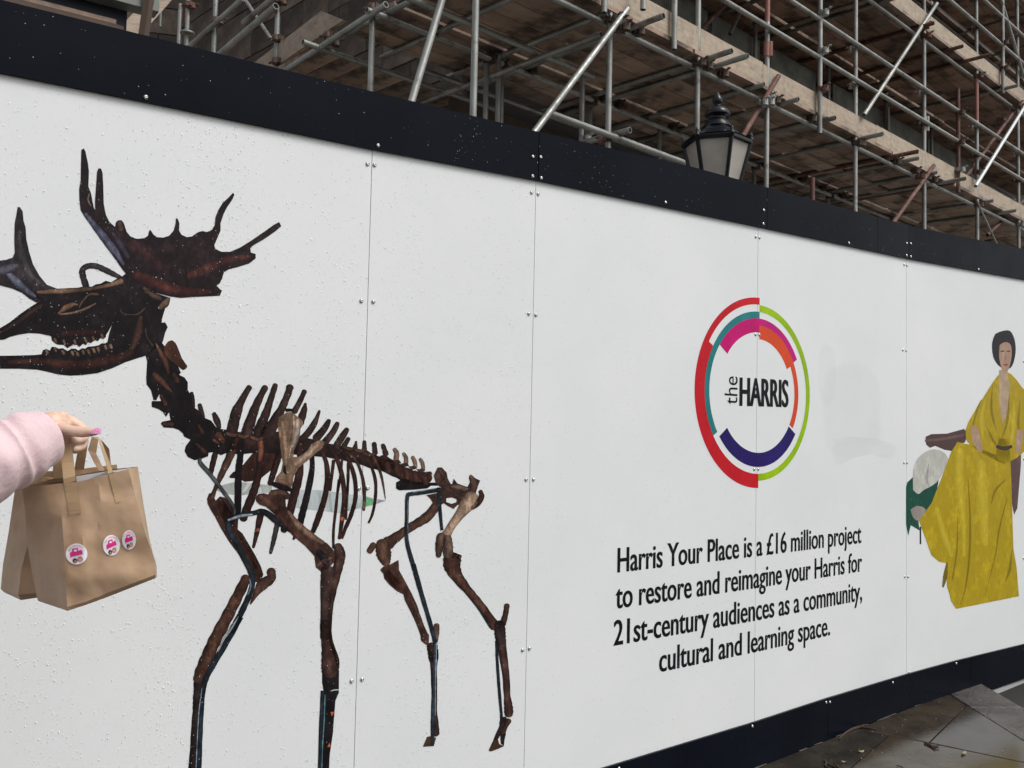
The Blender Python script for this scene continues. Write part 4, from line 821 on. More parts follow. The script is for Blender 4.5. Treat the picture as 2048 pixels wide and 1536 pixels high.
# coupler mesh: clamp around a vertical tube (z) and a second clamp around a horizontal one, bolts and nuts
cv = join(lathe((0, 0, -.026), [(.027, 0), (.034, .003), (.034, .049), (.027, .052)], 14), tubev((0, -.055, -.028), (0, -.055, .028), .033, 12, False),
          boxv((.036, -.006, 0), (.014, 0, 0), (0, .007, 0), (0, 0, .02)), tubev((.028, .018, 0), (.092, .018, 0), .0065, 6, False), tubev((.062, .018, 0), (.078, .018, 0), .0125, 6, False),
          tubev((-.012, -.055, .03), (-.012, -.125, .036), .0065, 6, False), tubev((-.012, -.095, .034), (-.012, -.112, .035), .0125, 6, False), boxv((-.036, -.012, .006), (.007, 0, 0), (0, .018, 0), (0, 0, .022)))
def coup_mesh(mt):
    me = bpy.data.meshes.new('coupler'); me.from_pydata(cv[0], [], cv[1]); me.materials.append(mt); return me
CM = [coup_mesh(CLAMP), coup_mesh(RUST), coup_mesh(STEEL)]
def coupler(p, tilt=0.0, k_=None, dirx=ST):
    M = Matrix((Vector((dirx.x, dirx.y, 0)), Vector((-dirx.y, dirx.x, 0)), Vector((0, 0, 1)))).transposed().to_4x4()
    M = M @ Matrix.Rotation(tilt, 4, 'Y') @ Matrix.Rotation(random.uniform(-.25, .25), 4, 'Z'); M.translation = p
    inst('coupler', CM[random.choice((0, 0, 1, 2)) if k_ is None else k_], scaf, M)
Z1, Z2, Z3 = 4.59, 6.36, 8.15       # ledger heights under the three decks
stx = [(948, STEEL), (1218, STEEL), (1395, STEEL), (1534, PAINTED), (1711, STEEL), (1848, STEEL), (1953, STEEL), (2035, STEEL)]
ts = []
for x, mt in stx:
    t_, _ = tn(onN(x, 150, 0)); ts.append(t_)
    tube('standard', W(t_, 0, 0), W(t_, 0, 5.35 if mt is PAINTED else 9.4), STEEL)
    if mt is PAINTED: tube('standard', W(t_, 0, 5.352), W(t_, 0, 9.4), PAINTED)
for x in (1953,):
    t_ = ts[6]; tube('paint_sleeve', W(t_, 0, 5.75), W(t_, 0, 6.38), PAINTED, RAD + .0012, False)
for q in range(1, 4): t_ = ts[7] + 1.8 * q; ts.append(t_); tube('standard', W(t_, 0, 0), W(t_, 0, 9.4))
TE = ts[-1] + .3
for t_ in [1.2] + [ts[k_] + .05 for k_ in (1, 2, 4, 5, 6, 7)]: tube('inner_standard', W(t_, 1.28, 0), W(t_, 1.28, 9.2), STEEL)
for z in (Z1, Z2, Z3):
    a = -.15
    while a < TE:
        b = min(a + 5.4, TE); tube('ledger', W(a, .05, z), W(b - .004, .05, z), STEEL); a = b
    tube('inner_ledger', W(-.1, 1.23, z), W(TE, 1.23, z)); tube('inner_ledger', W(.9, 1.85, z), W(TE, 1.85, z))
for z in (5.26, 5.66): tube('guard_rail', W(tn(onN(1500, 20))[0] - 2.6, -.055, z), W(TE, -.055, z))
for z in (7.04, 7.46): tube('guard_rail', W(2, -.055, z), W(TE, -.055, z))
tA = tn(onN(1086, 230))[0]; tube('ledger', W(tA, -.055, 3.665), W(TE, -.055, 3.645), STEEL)
p = onN(1228, 252, .0); tube('transom', W(tn(p)[0], -.16, 3.71), W(tn(p)[0], 1.5, 3.71), STEEL)
# transoms: outer ends where the photograph shows them
for x, e, mt in [(1214, .02, STEEL), (1325, .30, STEEL), (1463, .32, STEEL), (1495, .36, STEEL), (1528, .12, STEEL), (1597, .16, STEEL), (1655, .1, STEEL), (1671, .17, STEEL), (1766, .3, STEEL), (1836, .32, RUST), (1837, .22, STEEL), (1873, .14, STEEL), (1908, .12, RUST), (1931, .3, STEEL), (1985, .16, STEEL), (2030, .2, STEEL), (1090, .02, STEEL), (985, .0, STEEL)]:
    t_ = tn(onN(x, 200, -e))[0]; tube('transom', W(t_, -e, Z1 + .05), W(t_, 2.0, Z1 + .05), mt)
for x, e, mt in [(1818, .3, STEEL), (1868, .2, RUST), (1926, .2, RUST), (1980, .35, RUST), (2035, .25, STEEL), (1770, .1, STEEL), (1700, .1, STEEL), (1640, .1, STEEL), (1580, .1, STEEL), (1500, .1, STEEL), (1420, .1, STEEL)]:
    t_ = tn(onN(x, 100, -e))[0]; tube('transom', W(t_, -e, Z2 + .05), W(t_, 2.0, Z2 + .05), mt)
for q in range(9): tube('transom', W(4 + q * 1.3, -.1, Z3 + .05), W(4 + q * 1.3, 2.0, Z3 + .05))
# decks: boards laid along the facade
bt = .038
def board_mesh(L, wd, mt, th=bt):
    V, F = boxv((L / 2, 0, th / 2), (L / 2, 0, 0), (0, wd / 2, 0), (0, 0, th / 2)); me = bpy.data.meshes.new('board'); me.from_pydata(V, [], F); me.materials.append(mt); return me
BM = {L: board_mesh(L, .222, WOODU) for L in (3.9, 2.4, 1.5)}
def lay(name, t_, n_, z, dirv, L, tilt=0):
    dv = Vector((dirv.x, dirv.y, 0)); M = Matrix((dv, Vector((-dirv.y, dirv.x, 0)), Vector((0, 0, 1)))).transposed().to_4x4() @ Matrix.Rotation(tilt, 4, 'Y')
    M.translation = W(t_, n_, z); inst(name, BM[L], scaf, M)
for z, t0, rows in ((Z1, 0.0, 8), (Z2, 2.4, 8), (Z3, 3.4, 8)):
    for r_ in range(rows):
        n_ = .08 + r_ * .229 + (.035 if r_ > 4 else 0); t_ = t0 - .35 * random.random() - (0 if z == Z1 else 1.5)
        if z == Z1: t_ = .02 * r_
        first = True
        while t_ < TE:
            L = random.choice((3.9, 3.9, 2.4)); 
            if first: L = random.choice((2.4, 1.5, 3.9)); first = False
            drop = -.030 if (r_ in (3, 5) and random.random() < .6) else random.uniform(-.003, .003)
            lay('deck_board', t_, n_, z + .076 + drop, ST, L, random.uniform(-.002, .002)); t_ += L + random.uniform(.01, .05)
# return side of the scaffold (runs inwards at t=0)
def toe(a, b, z, th=.036, h=.215, nm='toe_board', face=Vector((0, 0, 0))):
    a, b = Vector(a), Vector(b); dv = (b - a); L = dv.length; dv.normalize(); nn = Vector((0, 0, 1)).cross(dv)
    me = board_mesh(L, th, WOODT, h); M = Matrix((dv, nn, Vector((0, 0, 1)))).transposed().to_4x4(); M.translation = Vector((a.x, a.y, z)); inst(nm, me, scaf, M)
for q in range(9):
    a = tn(onN(1190, 10))[0] + q * 2.405
    if a < TE: toe(W(a, -.0, 0) + Vector((0, 0, 0)), W(min(a + 2.4, TE), -.0, 0), Z1 + .105 + random.uniform(-.004, .008))
for q in range(8):
    a = 2.0 + q * 3.905
    if a < TE: toe(W(a, 0, 0), W(min(a + 3.9, TE), 0, 0), Z2 + .105 + random.uniform(-.004, .008))
ZR = Z1 - .13
for r_ in range(8): 
    t_ = .1 + r_ * .229; n_ = 2.05
    for L in (3.9, 3.9): lay('deck_board', t_, n_, ZR + .076 + random.uniform(-.004, .004), SN, L); n_ += L + .02
tube('ledger', onT(500, 187, -.06), onT(772, 9, -.06)); tube('inner_ledger', W(1.23, 0, ZR - .005), W(1.23, 9, ZR - .005))
for q in range(7): tube('transom', W(-.22, .7 + q * 1.25, ZR + .05), W(1.95, .7 + q * 1.25, ZR + .05))
_q = [onT(455, 166), onT(642, 22), onT(686, 40), onT(520, 154)]; _o = Vector((ST.x, ST.y, 0)) * .038
mesh('toe_board', _q + [p + _o for p in _q], [(0, 1, 2, 3), (7, 6, 5, 4), (0, 4, 5, 1), (1, 5, 6, 2), (2, 6, 7, 3), (3, 7, 4, 0)], WOODT, scaf)
pm, pM = onT(500, 142), onT(655, 26)
for x, y0, mt in [(745, 10, STEEL), (555, -60, STEEL), (430, -80, STEEL), (375, -90, STEEL)]:
    q = onT(x, 40); top = onT(x, y0).z; t0, n0 = tn(q); tube('standard', W(0, n0, 0), W(0, n0, top), mt)
q = onT(375, 66); tube('flange', q + Vector((0, 0, -.008)), q + Vector((0, 0, .008)), STEEL, .075, False, 18)
q = onT(375, 34); tube('paint_band', q + Vector((0, 0, -.045)), q + Vector((0, 0, .045)), mat('red_paint', (.7, .08, .05), .5), RAD + .0015, False, 18)
q = onT(358, 40, .5); a, b = onT(361, 8, .5), onT(357, 95, .5); tube('short_post', b - Vector((0, 0, .4)), a, STEEL)
a, b = onT(323, -20, .8), onT(321, 54, .8); tube('short_post', a, b, STEEL, .018)
def brace(x1, y1, n1_, x2, y2, n2_, mt=STEEL, f=onN, r=RAD, nm='brace'):
    tube(nm, f(x1, y1, n1_), f(x2, y2, n2_), mt, r)
brace(1255, 18, -.11, 1060, 276, -.11); brace(893, -30, -.02, 818, 220, -.02)
brace(1873.5, 7.5, -.06, 1728, 230, -.06); brace(1557, 152, -.05, 1478, 285, -.05, RUST); brace(1868, 331, -.06, 1780, 455, -.06, RUST)
brace(2049, 214, -.14, 1951, 372, -.14, BRIGHT); brace(2060, 180, .06, 1930, 356, .06, RUST); brace(1996, -20, -.06, 2047, 152, -.06)
brace(1952, 398, -.1, 1999, 500, -.1, STEEL, r=.012); brace(1975, 470, .1, 2048, 400, .1, RUST)
brace(486, -3, -.06, 376, 95, -.06, f=onT); brace(552, 12, -.06, 430, 116, -.06, f=onT, r=.03); brace(489, -3, .4, 545, 82, .4, f=onT, r=.018); brace(563, -18, .1, 486, 46, .1, f=onT)
brace(1490, -30, 1.1, 1400, 62, 1.1, RUST, nm='inner_brace'); brace(1480, 25, 1.2, 1460, 68, 1.2, nm='inner_brace'); brace(1800, 165, 1.2, 1765, 195, 1.2, nm='inner_brace')
for x, ya, yb, n_, mt in [(1641, -80, 268, -.06, STEEL), (1350, -60, 100, -.06, STEEL), (1916, 178, 385, -.05, RUST), (1625, 355, 480, .0, RUST), (2005, 0, 186, -.06, STEEL), (1165, 145, 300, .75, STEEL), (998, 107, 270, 1.2, STEEL), (1177, 190, 300, 1.35, STEEL), (1209, -30, 26, -.1, STEEL), (1776, 215, 262, 1.2, STEEL), (1319, 250, 340, 1.3, STEEL), (1287, -40, 20, -.15, STEEL)]:
    a, b = onN(x, ya, n_), onN(x, yb, n_); c_ = Vector((a.x, a.y, b.z)); tube('puncheon', a, c_, mt)
# couplers at crossings
for k_, t_ in enumerate(ts):
    for z in (3.66, Z1, 5.26, 5.66, Z2, 7.04, 7.46, Z3):
        if z in (5.26, 5.66) and t_ < 4.3: continue
        if z == 3.66 and t_ < tA: continue
        coupler(W(t_, 0, z + random.uniform(-.01, .01)), 0 if k_ != 1 or z != 3.66 else 0, 1 if (k_ == 1 and z == 3.66) else None, ST if z in (Z1, Z2, Z3) else -ST)
for x, y, f, o_ in [(1230, 48, onN, -.05), (1241, 58, onN, -.09), (1845, 55, onN, -.04), (1534, 208, onN, -.04), (1165, 280, onN, .7), (1520, 208, onN, -.06), (1951, 345, onN, -.05), (1836, 354, onN, -.05), (2030, 210, onN, -.05), (1999, 240, onN, 0), (1641, 28, onN, -.06), (1641, 104, onN, -.06), (1641, 180, onN, -.06), (1916, 226, onN, -.05), (1916, 285, onN, -.05), (1916, 340, onN, -.05), (2005, 87, onN, -.05), (2005, 138, onN, -.05)]:
    coupler(f(x, y, o_))
for x, y in [(555, 0), (552, 76), (551, 122), (430, 40), (375, 8), (745, 14), (656, 70), (660, 82)]: coupler(onT(x, y, -.03), dirx=SN)
coupler(W(1.2, 1.28, Z1)); 
for k_ in (1, 2, 4, 5, 6, 7):
    for z in (Z1, Z2): coupler(W(ts[k_] + .05, 1.28, z - .01), 0, 0)
for x, e in [(1325, .03), (1463, .03), (1495, .03), (1597, .02), (1671, .02), (1766, .02), (1836, .02), (1873, .02), (1908, .02)]:
    t_ = tn(onN(x, 200, -.25))[0]; coupler(W(t_, .03, Z1 + .03), 0, 0)
    coupler(W(t_, 1.23, Z1 + .03), 0, 0)
q = onN(1534, 99, 0); o = mesh('sleeve_coupler', *join(tubev(q - Vector((0, 0, .07)), q + Vector((0, 0, .07)), .033, 14, False), boxv(q + Vector((.035, -.02, 0)), (.012, 0, 0), (0, .012, 0), (0, 0, .07))), PAINTED, scaf)
q = onN(1849, 248, 0); o = mesh('sleeve_coupler', *join(tubev(q - Vector((0, 0, .09)), q + Vector((0, 0, .09)), .033, 14, False), boxv(q + Vector((.035, -.02, 0)), (.012, 0, 0), (0, .012, 0), (0, 0, .09))), STEEL, scaf)
# corrugated sheets hung on the inner side
def corr(ta, tb, zlo, zhi, n_):
    V, F = [], []; k_ = int((tb - ta) / .019)
    for i in range(k_ + 1):
        t_ = ta + i * .019; o_ = .012 if i % 2 else 0; V += [W(t_, n_ + o_, zlo), W(t_, n_ + o_, zhi)]
    for i in range(k_): F.append((2 * i, 2 * i + 2, 2 * i + 3, 2 * i + 1))
    V2 = [v + Vector((SN.x, SN.y, 0)) * .004 for v in V]; n0 = len(V)
    mesh('corrugated_sheet', V + V2, F + [tuple(reversed([i + n0 for i in f])) for f in F], CORR, scaf)
def tz(x, y, n_): p = onN(x, y, n_); return tn(p)[0], p.z
for (xa, xb, y) in [(1424, 1522, 40), (1541, 1632, 120), (1666, 1765, 170), (1778, 1846, 240), (1856, 1960, 300), (1300, 1418, 0)]:
    ta, tb = tz(xa, y, 1.35)[0], tz(xb, y, 1.35)[0]; corr(ta, tb, 5.86, 6.22, 1.35)
# ------------------------------------------------------------------ building behind the scaffold
bld = thing('stone_building', W(2.15, 2.15, 0), 'dark weathered ashlar stone building behind the scaffold', 'building')
def wall(name, a, b, z0, z1, th, mt, par):
    a, b = Vector(a), Vector(b); dv = (b - a); L = dv.length; dv.normalize(); nn = Vector((-dv.y, dv.x, 0)); c_ = (a + b) / 2
    return mesh(name, *boxv((c_.x + nn.x * th / 2, c_.y + nn.y * th / 2, (z0 + z1) / 2), dv * (L / 2), nn * (th / 2), (0, 0, (z1 - z0) / 2)), mt, par)
wall('front_wall', W(2.15, 2.15, 0), W(26, 2.15, 0), 0, 14, .5, MORTAR, bld)
wall('side_wall', W(2.15, 24, 0), W(2.15, 2.66, 0), 0, 14, .5, MORTAR, bld)
BLK = {}
def block(L, h, M_, par):
    key = (L, h)
    if key not in BLK:
        V, F = boxv((0, 0, 0), (L / 2 - .006, 0, 0), (0, .05, 0), (0, 0, h / 2 - .006)); bm = bmesh.new()
        bv = [bm.verts.new(v) for v in V]; [bm.faces.new([bv[i] for i in f]) for f in F]; bmesh.ops.bevel(bm, geom=bm.edges[:], offset=.006, segments=1, affect='EDGES')
        me = bpy.data.meshes.new('stone_block'); bm.to_mesh(me); bm.free(); me.materials.append(STONE); BLK[key] = me
    inst('stone_block', BLK[key], par, M_)
def course(z, h, s0, s1, plane):
    s_ = s0 - random.uniform(0, .5)
    while s_ < s1:
        L = random.choice((.6, .75, .9)); c_ = W(s_ + L / 2, 2.15 - .035 + random.uniform(-.006, .006), z + h / 2) if plane == 'f' else W(2.15 - .035 + random.uniform(-.006, .006), s_ + L / 2, z + h / 2)
        dv = ST if plane == 'f' else SN
        M_ = Matrix((Vector((dv.x, dv.y, 0)), Vector((-dv.y, dv.x, 0)), Vector((0, 0, 1)))).transposed().to_4x4(); M_.translation = c_; block(L, h, M_, bld); s_ += L
for k_ in range(13): course(3.3 + k_ * .36, .36, 3.0, 13, 's')
for k_ in range(5): course(4.75 + k_ * .36, .36, 6.0, 17, 'f')
wall('plywood_screen', W(1.4, 2.02, 0), W(5.6, 2.02, 0), 1.5, 4.52, .012, BRPLY, bld)
# arched recesses on the side wall, deep timber cornice along the top
for n_ in (4.2, 6.6):
    V = []; N_ = 14
    for i in range(N_ + 1): a = math.pi * i / N_; V.append((n_ - .55 * math.cos(a), 4.9 + .55 * math.sin(a)))
    pts = [(n_ - .55, 3.2)] + V + [(n_ + .55, 3.2)]
    vv = [W(2.055, a, z) for a, z in pts] + [W(2.16, a, z) for a, z in pts]; n0 = len(pts)
    mesh('dark_window', vv, [tuple(range(n0))] + [(i, (i + 1) % n0, (i + 1) % n0 + n0, i + n0) for i in range(n0)], NAVY, bld)
# stone wing further back on the left
wing = thing('stone_wing', pix(350, 60, 15) * 1.0, 'darker stone wall far behind the left end of the scaffold', 'building')
a, b = pix(-400, 400, 13.5), pix(760, 400, 15.5); wall('wing_wall', (a.x, a.y, 0), (b.x, b.y, 0), 0, 12, .5, MORTAR, wing)
dv = Vector((b.x - a.x, b.y - a.y)).normalized(); nv = Vector((-dv.y, dv.x)); Lw = (Vector((b.x, b.y)) - Vector((a.x, a.y))).length
if (Vector((0, 0)) - Vector((a.x, a.y))).dot(nv) > 0: nv = -nv
for k_ in range(8):
    s_ = Lw * .45 - random.uniform(0, .5)
    while s_ < Lw * .98:
        L = random.choice((.6, .75, .9)); c_ = Vector((a.x, a.y)) + dv * (s_ + L / 2) - nv * (.04)
        M_ = Matrix((Vector((dv.x, dv.y, 0)), Vector((-dv.y, dv.x, 0)), Vector((0, 0, 1)))).transposed().to_4x4(); M_.translation = Vector((c_.x, c_.y, 5.2 + k_ * .42)); block(L, .42, M_, wing); s_ += L
# ------------------------------------------------------------------ timber framed cabin, top left behind the hoarding
cb = thing('site_cabin', (pix(60, 100, 4.2).x, pix(60, 100, 4.2).y, 0), 'dark navy site cabin with brown timber fascia at the top left corner', 'cabin')
b = pix(254, 50, 3.3); _h = (J[1] - J[0]).normalized(); a = b - Vector((_h.x, _h.y, 0)) * 2.6
dv = Vector((b.x - a.x, b.y - a.y, 0)).normalized(); nn = Vector((-dv.y, dv.x, 0)); L = (Vector((b.x, b.y, 0)) - Vector((a.x, a.y, 0))).length
zf = b.z
def cbox(name, s_, n_, z, ls, ln, lz, mt):
    c_ = Vector((a.x, a.y, 0)) + dv * s_ + nn * n_; mesh(name, *boxv((c_.x, c_.y, z), dv * (ls / 2), nn * (ln / 2), (0, 0, lz / 2)), mt, cb)
cbox('cabin_body', L / 2 + .02, .8, zf + .52, L, 1.4, 1.0, NAVY)
cbox('fascia_board', L / 2, .07, zf - .002, L, .04, .030, BRPLY); cbox('fascia_board', L / 2 - .02, .075, zf + .024, L - .01, .04, .016, WOODU)
cbox('roof_beam', L / 2 + .05, .05, zf + .115, L + .12, .07, .06, CORR); mesh('cabin_post', *boxv((pix(302, -30, 3.35) + pix(280, 120, 3.35)) / 2, (pix(302, -30, 3.35) - pix(280, 120, 3.35)) / 2, (.011, 0, 0), (0, .02, 0)), BRPLY, cb)
cbox('floor_beam', L / 2, .8, zf + .005, L, 1.3, .02, BRPLY)
for s_ in (.3, L - .3): cbox('cabin_leg', s_, .8, (zf - .07) / 2, .09, .09, zf - .07, BRPLY)
pa, pb = pix(255, 68, 7.0), pix(330, -14, 7.6)
o = mesh('leaning_board', *boxv((pa + pb) / 2, (pb - pa) / 2, Vector((0, 0, 1)).cross(pb - pa).normalized() * .02, (pb - pa).cross(Vector((0, 1, 0))).normalized() * .08), WOODT); setp(o, 'pale timber board leaning up beside the dark cabin corner', 'board')
# ------------------------------------------------------------------ street lamp behind the hoarding
LD = 6.0; lc = pix(1434, 282, LD); LZ = lc.z
lamp = thing('street_lamp', (lc.x, lc.y, 0), 'black old fashioned street lantern with frosted panes poking above the hoarding', 'street lamp')
A0 = math.radians(42.6); NP = 6
def hexp(r, z, i): a = A0 + i * 2 * math.pi / NP; return Vector((lc.x + r * math.cos(a), lc.y + r * math.sin(a), z))
RT_, RB_, HB = .212, .115, .40
mesh('post', *lathe((lc.x, lc.y, 0), [(.11, 0), (.11, .5), (.07, .6), (.045, .7), (.038, LZ - HB - .25), (.06, LZ - HB - .2), (.04, LZ - HB - .15), (.09, LZ - HB - .02), (.16, LZ - HB)], 16), LAMPM, lamp, True)
for i in range(NP):
    p0, p1, q0, q1 = hexp(RB_, LZ - HB, i), hexp(RB_, LZ - HB, i + 1), hexp(RT_, LZ - .02, i), hexp(RT_, LZ - .02, i + 1)
    ctr = Vector((lc.x, lc.y, LZ - .2)); inn = lambda v: v + (Vector((ctr.x, ctr.y, v.z)) - v).normalized() * .006
    mesh('pane', [inn(v) for v in (p0, p1, q1, q0)] + [inn(inn(v)) for v in (p0, p1, q1, q0)], [(0, 1, 2, 3), (7, 6, 5, 4)], PANE, lamp)
    mesh('frame_bar', *tubev(p0, q0, .0125, 6, False), LAMPM, lamp)
    mesh('rim_bar', *tubev(q0, q1, .017, 6, False), LAMPM, lamp)
    mesh('rim_bar', *tubev(p0, p1, .013, 6, False), LAMPM, lamp)
    mesh('corner_ornament', *lathe((q0.x, q0.y, LZ - .02), [(.018, 0), (.02, .015), (.008, .028), (.014, .04), (.002, .06)], 8), LAMPM, lamp, True)
V, F = [], []
prof = [(RT_ + .010, LZ), (.175, LZ + .022), (.135, LZ + .05), (.105, LZ + .075), (.086, LZ + .10)]
for r_, z in prof: V += [hexp(r_, z, i) for i in range(NP)]
for k_ in range(len(prof) - 1):
    for i in range(NP): F.append((k_ * NP + i, k_ * NP + (i + 1) % NP, (k_ + 1) * NP + (i + 1) % NP, (k_ + 1) * NP + i))
F.append(tuple(range(NP - 1, -1, -1))); mesh('roof', V, F, LAMPM, lamp)
mesh('chimney', *lathe((lc.x, lc.y, LZ + .08), [(0.0944, 0.0), (0.0976, 0.0091), (0.0832, 0.0151), (0.0864, 0.0257), (0.0704, 0.0318), (0.072, 0.0424), (0.0544, 0.0484), (0.0512, 0.0795), (0.0784, 0.0818), (0.0816, 0.0878), (0.0736, 0.1135), (0.052, 0.1347), (0.024, 0.1438), (0.0176, 0.1551), (0.0272, 0.1627), (0.0336, 0.1816), (0.0288, 0.1983), (0.0224, 0.2119), (0.0096, 0.2308), (0.0024, 0.246)], 24), LAMPM, lamp, True)
# ------------------------------------------------------------------ person holding two paper bags
from mathutils.bvhtree import BVHTree
from mathutils import noise as mnoise
REG['K'] = (0, 950, .19531); REG['Jb'] = (0, 790, .19531); REG['Q'] = (80, 810, .078125)
def PX(r, u, v, d): return pix(*R(r, u, v), d)
def ringbag(name, rows, label, base_loc):
    t_ = thing('paper_bag', base_loc, label, 'paper bag'); SUB = 6; V, F = [], []; full = []
    for a, b in zip(rows, rows[1:]):
        for k_ in range(SUB): f_ = k_ / SUB; full.append([p.lerp(q_, f_) for p, q_ in zip(a, b)])
    full.append(rows[-1]); m_ = len(rows[0])
    for ri, rw in enumerate(full):
        for j in range(m_):
            for k_ in range(4):
                p = rw[j].lerp(rw[(j + 1) % m_], k_ / 4)
                amp = .0040 * min(1, ri / 4) * (1 if k_ else .4)
                p = p + (p - CAM).normalized() * amp * (1.5 * mnoise.noise(p * 14) + .9 * mnoise.noise(p * 24) + 1.1 * abs(mnoise.noise(p * 17 + Vector((3, 1, 7)))) + .08 * mnoise.noise(p * 60)) * 1.6; V.append(p)
    W_ = m_ * 4
    for i in range(len(full) - 1):
        for j in range(W_): F.append((i * W_ + j, i * W_ + (j + 1) % W_, (i + 1) * W_ + (j + 1) % W_, (i + 1) * W_ + j))
    F.append(tuple(range((len(full) - 1) * W_, len(full) * W_)))
    bb_ = mesh('bag_body', V, F, KRAFT, t_, True); bb_.data.set_sharp_from_angle(angle=math.radians(28))
    return t_, BVHTree.FromPolygons(V, [f for f in F[:-1]])
def K(u, v, d): return PX('K', u, v, d)
rows_f = [[K(230, 126, 1.605), K(620, 86, 1.590), K(800, 69, 1.583), K(1000, 25, 1.580), K(1315, -62, 1.592), K(1410, -86, 1.612), K(1150, -60, 1.65), K(500, 50, 1.65)],
          [K(262, 430, 1.615), K(632, 400, 1.575), K(830, 378, 1.57), K(1040, 345, 1.572), K(1400, 270, 1.582), K(1470, 300, 1.64), K(1200, 300, 1.69), K(420, 420, 1.68)],
          [K(285, 750, 1.635), K(655, 740, 1.562), K(850, 716, 1.558), K(1060, 680, 1.566), K(1485, 590, 1.572), K(1535, 680, 1.66), K(1250, 700, 1.71), K(430, 760, 1.70)],
          [K(340, 1060, 1.645), K(675, 1080, 1.558), K(860, 1055, 1.558), K(1070, 1010, 1.56), K(1590, 880, 1.568), K(1603, 935, 1.67), K(1250, 1000, 1.72), K(500, 1100, 1.71)],
          [K(372, 1225, 1.64), K(688, 1350, 1.56), K(880, 1300, 1.56), K(1080, 1215, 1.56), K(1592, 1020, 1.567), K(1606, 1010, 1.66), K(1250, 1120, 1.72), K(520, 1220, 1.71)],
          [K(388, 1290, 1.64), K(692, 1392, 1.565), K(880, 1330, 1.565), K(1080, 1258, 1.565), K(1590, 1058, 1.572), K(1604, 1045, 1.66), K(1300, 1150, 1.72), K(720, 1325, 1.70)]]
cb_ = K(1000, 1300, 1.62)
fbag, bvF = ringbag('paper_bag', rows_f, 'front kraft paper bag with three round white and pink stickers', (cb_.x, cb_.y, cb_.z))
rows_r = [[K(158, 112, 1.745), K(430, -28, 1.72), K(800, -60, 1.72), K(1195, -108, 1.73), K(1200, -90, 1.79), K(500, 10, 1.79)],
          [K(85, 600, 1.77), K(330, 560, 1.715), K(800, 500, 1.72), K(1250, 430, 1.73), K(1250, 450, 1.83), K(400, 560, 1.83)],
          [K(28, 930, 1.79), K(225, 930, 1.735), K(800, 860, 1.73), K(1280, 780, 1.73), K(1280, 800, 1.86), K(400, 900, 1.86)],
          [K(6, 1165, 1.79), K(185, 1225, 1.73), K(700, 1180, 1.73), K(1250, 1000, 1.73), K(1250, 980, 1.86), K(400, 1150, 1.86)],
          [K(40, 1200, 1.79), K(215, 1282, 1.735), K(420, 1250, 1.74), K(1200, 1030, 1.74), K(1200, 1010, 1.86), K(400, 1200, 1.86)]]
cr_ = K(600, 1250, 1.78)
rbag, bvR = ringbag('paper_bag', rows_r, 'rear kraft paper bag half hidden behind the stickered bag', (cr_.x, cr_.y, cr_.z))
def onbag(bv, r, u, v, lift=.0016, dflt=1.6):
    o_ = PX(r, u, v, 1.0) - CAM; h_ = bv.ray_cast(CAM, o_.normalized())
    return h_[0] - o_.normalized() * lift if h_[0] else CAM + o_ * dflt
def ribbon(name, edges, mt, par, r='Jb'):
    """edges: list of (uL, vL, uR, vR, depth or None)"""
    V, F = [], []
    bv = bvF if par is fbag else bvR
    E_ = []
    for a, b in zip(edges, edges[1:]):
        for k_ in range(5): E_.append((a, b, k_ / 5))
    E_.append((edges[-1], edges[-1], 0))
    for a, b, f_ in E_:
        uL, vL, uR, vR = (lerp(a[i], b[i], f_) for i in range(4))
        if a[4] is None or (b[4] is None and f_ > .99): V += [onbag(bv, r, uL, vL), onbag(bv, r, uR, vR)]
        else:
            db = b[4] if b[4] is not None else (onbag(bv, r, b[0], b[1]) - CAM).dot(FW)
            dd_ = lerp(a[4], db, f_); V += [PX(r, uL, vL, dd_), PX(r, uR, vR, dd_ + .002)]
    n_ = len(V); V += [v + (v - CAM).normalized() * .0007 for v in V]
    for i in range(n_ // 2 - 1):
        F.append((2 * i, 2 * i + 1, 2 * i + 3, 2 * i + 2)); F.append((n_ + 2 * i + 2, n_ + 2 * i + 3, n_ + 2 * i + 1, n_ + 2 * i))
        F.append((2 * i, 2 * i + 2, n_ + 2 * i + 2, n_ + 2 * i)); F.append((2 * i + 3, 2 * i + 1, n_ + 2 * i + 1, n_ + 2 * i + 3))
    F += [(0, n_, n_ + 1, 1), (n_ - 2, n_ - 1, 2 * n_ - 1, 2 * n_ - 2)]
    return mesh(name, V, F, mt, par)
ribbon('handle', [(600, 500, 735, 470, 1.612), (618, 560, 740, 540, 1.606), (632, 700, 758, 690, 1.598), (648, 860, 772, 830, 1.586), (655, 925, 780, 890, None), (680, 1060, 803, 1040, None), (708, 1234, 832, 1212, None)], KRAFT2, fbag)
ribbon('handle', [(945, 425, 1005, 430, 1.612), (1005, 455, 1040, 470, 1.610), (1050, 600, 1085, 590, 1.604), (1100, 760, 1145, 750, 1.592), (1112, 820, 1160, 800, None), (1150, 960, 1200, 945, None), (1186, 1112, 1238, 1090, None)], KRAFT2, fbag)
ribbon('handle', [(560, 600, 640, 590, 1.655), (568, 740, 640, 735, 1.652), (552, 860, 640, 850, 1.65)], KRAFT2, fbag)
ribbon('handle', [(940, 425, 1010, 440, 1.65), (900, 560, 985, 600, 1.652), (960, 690, 1030, 690, 1.652), (1010, 770, 1075, 780, 1.65)], KRAFT, fbag)
ribbon('handle', [(545, 560, 600, 560, 1.70), (545, 700, 570, 700, 1.71), (535, 860, 560, 860, 1.72)], KRAFT, rbag)
ribbon('handle', [(425, 780, 540, 780, 1.716), (425, 860, 540, 860, None), (425, 915, 530, 915, None)], KRAFT2, rbag)
ribbon('handle', [(830, 450, 905, 440, 1.69), (790, 600, 890, 570, 1.70), (760, 765, 860, 765, 1.715)], KRAFT, rbag)
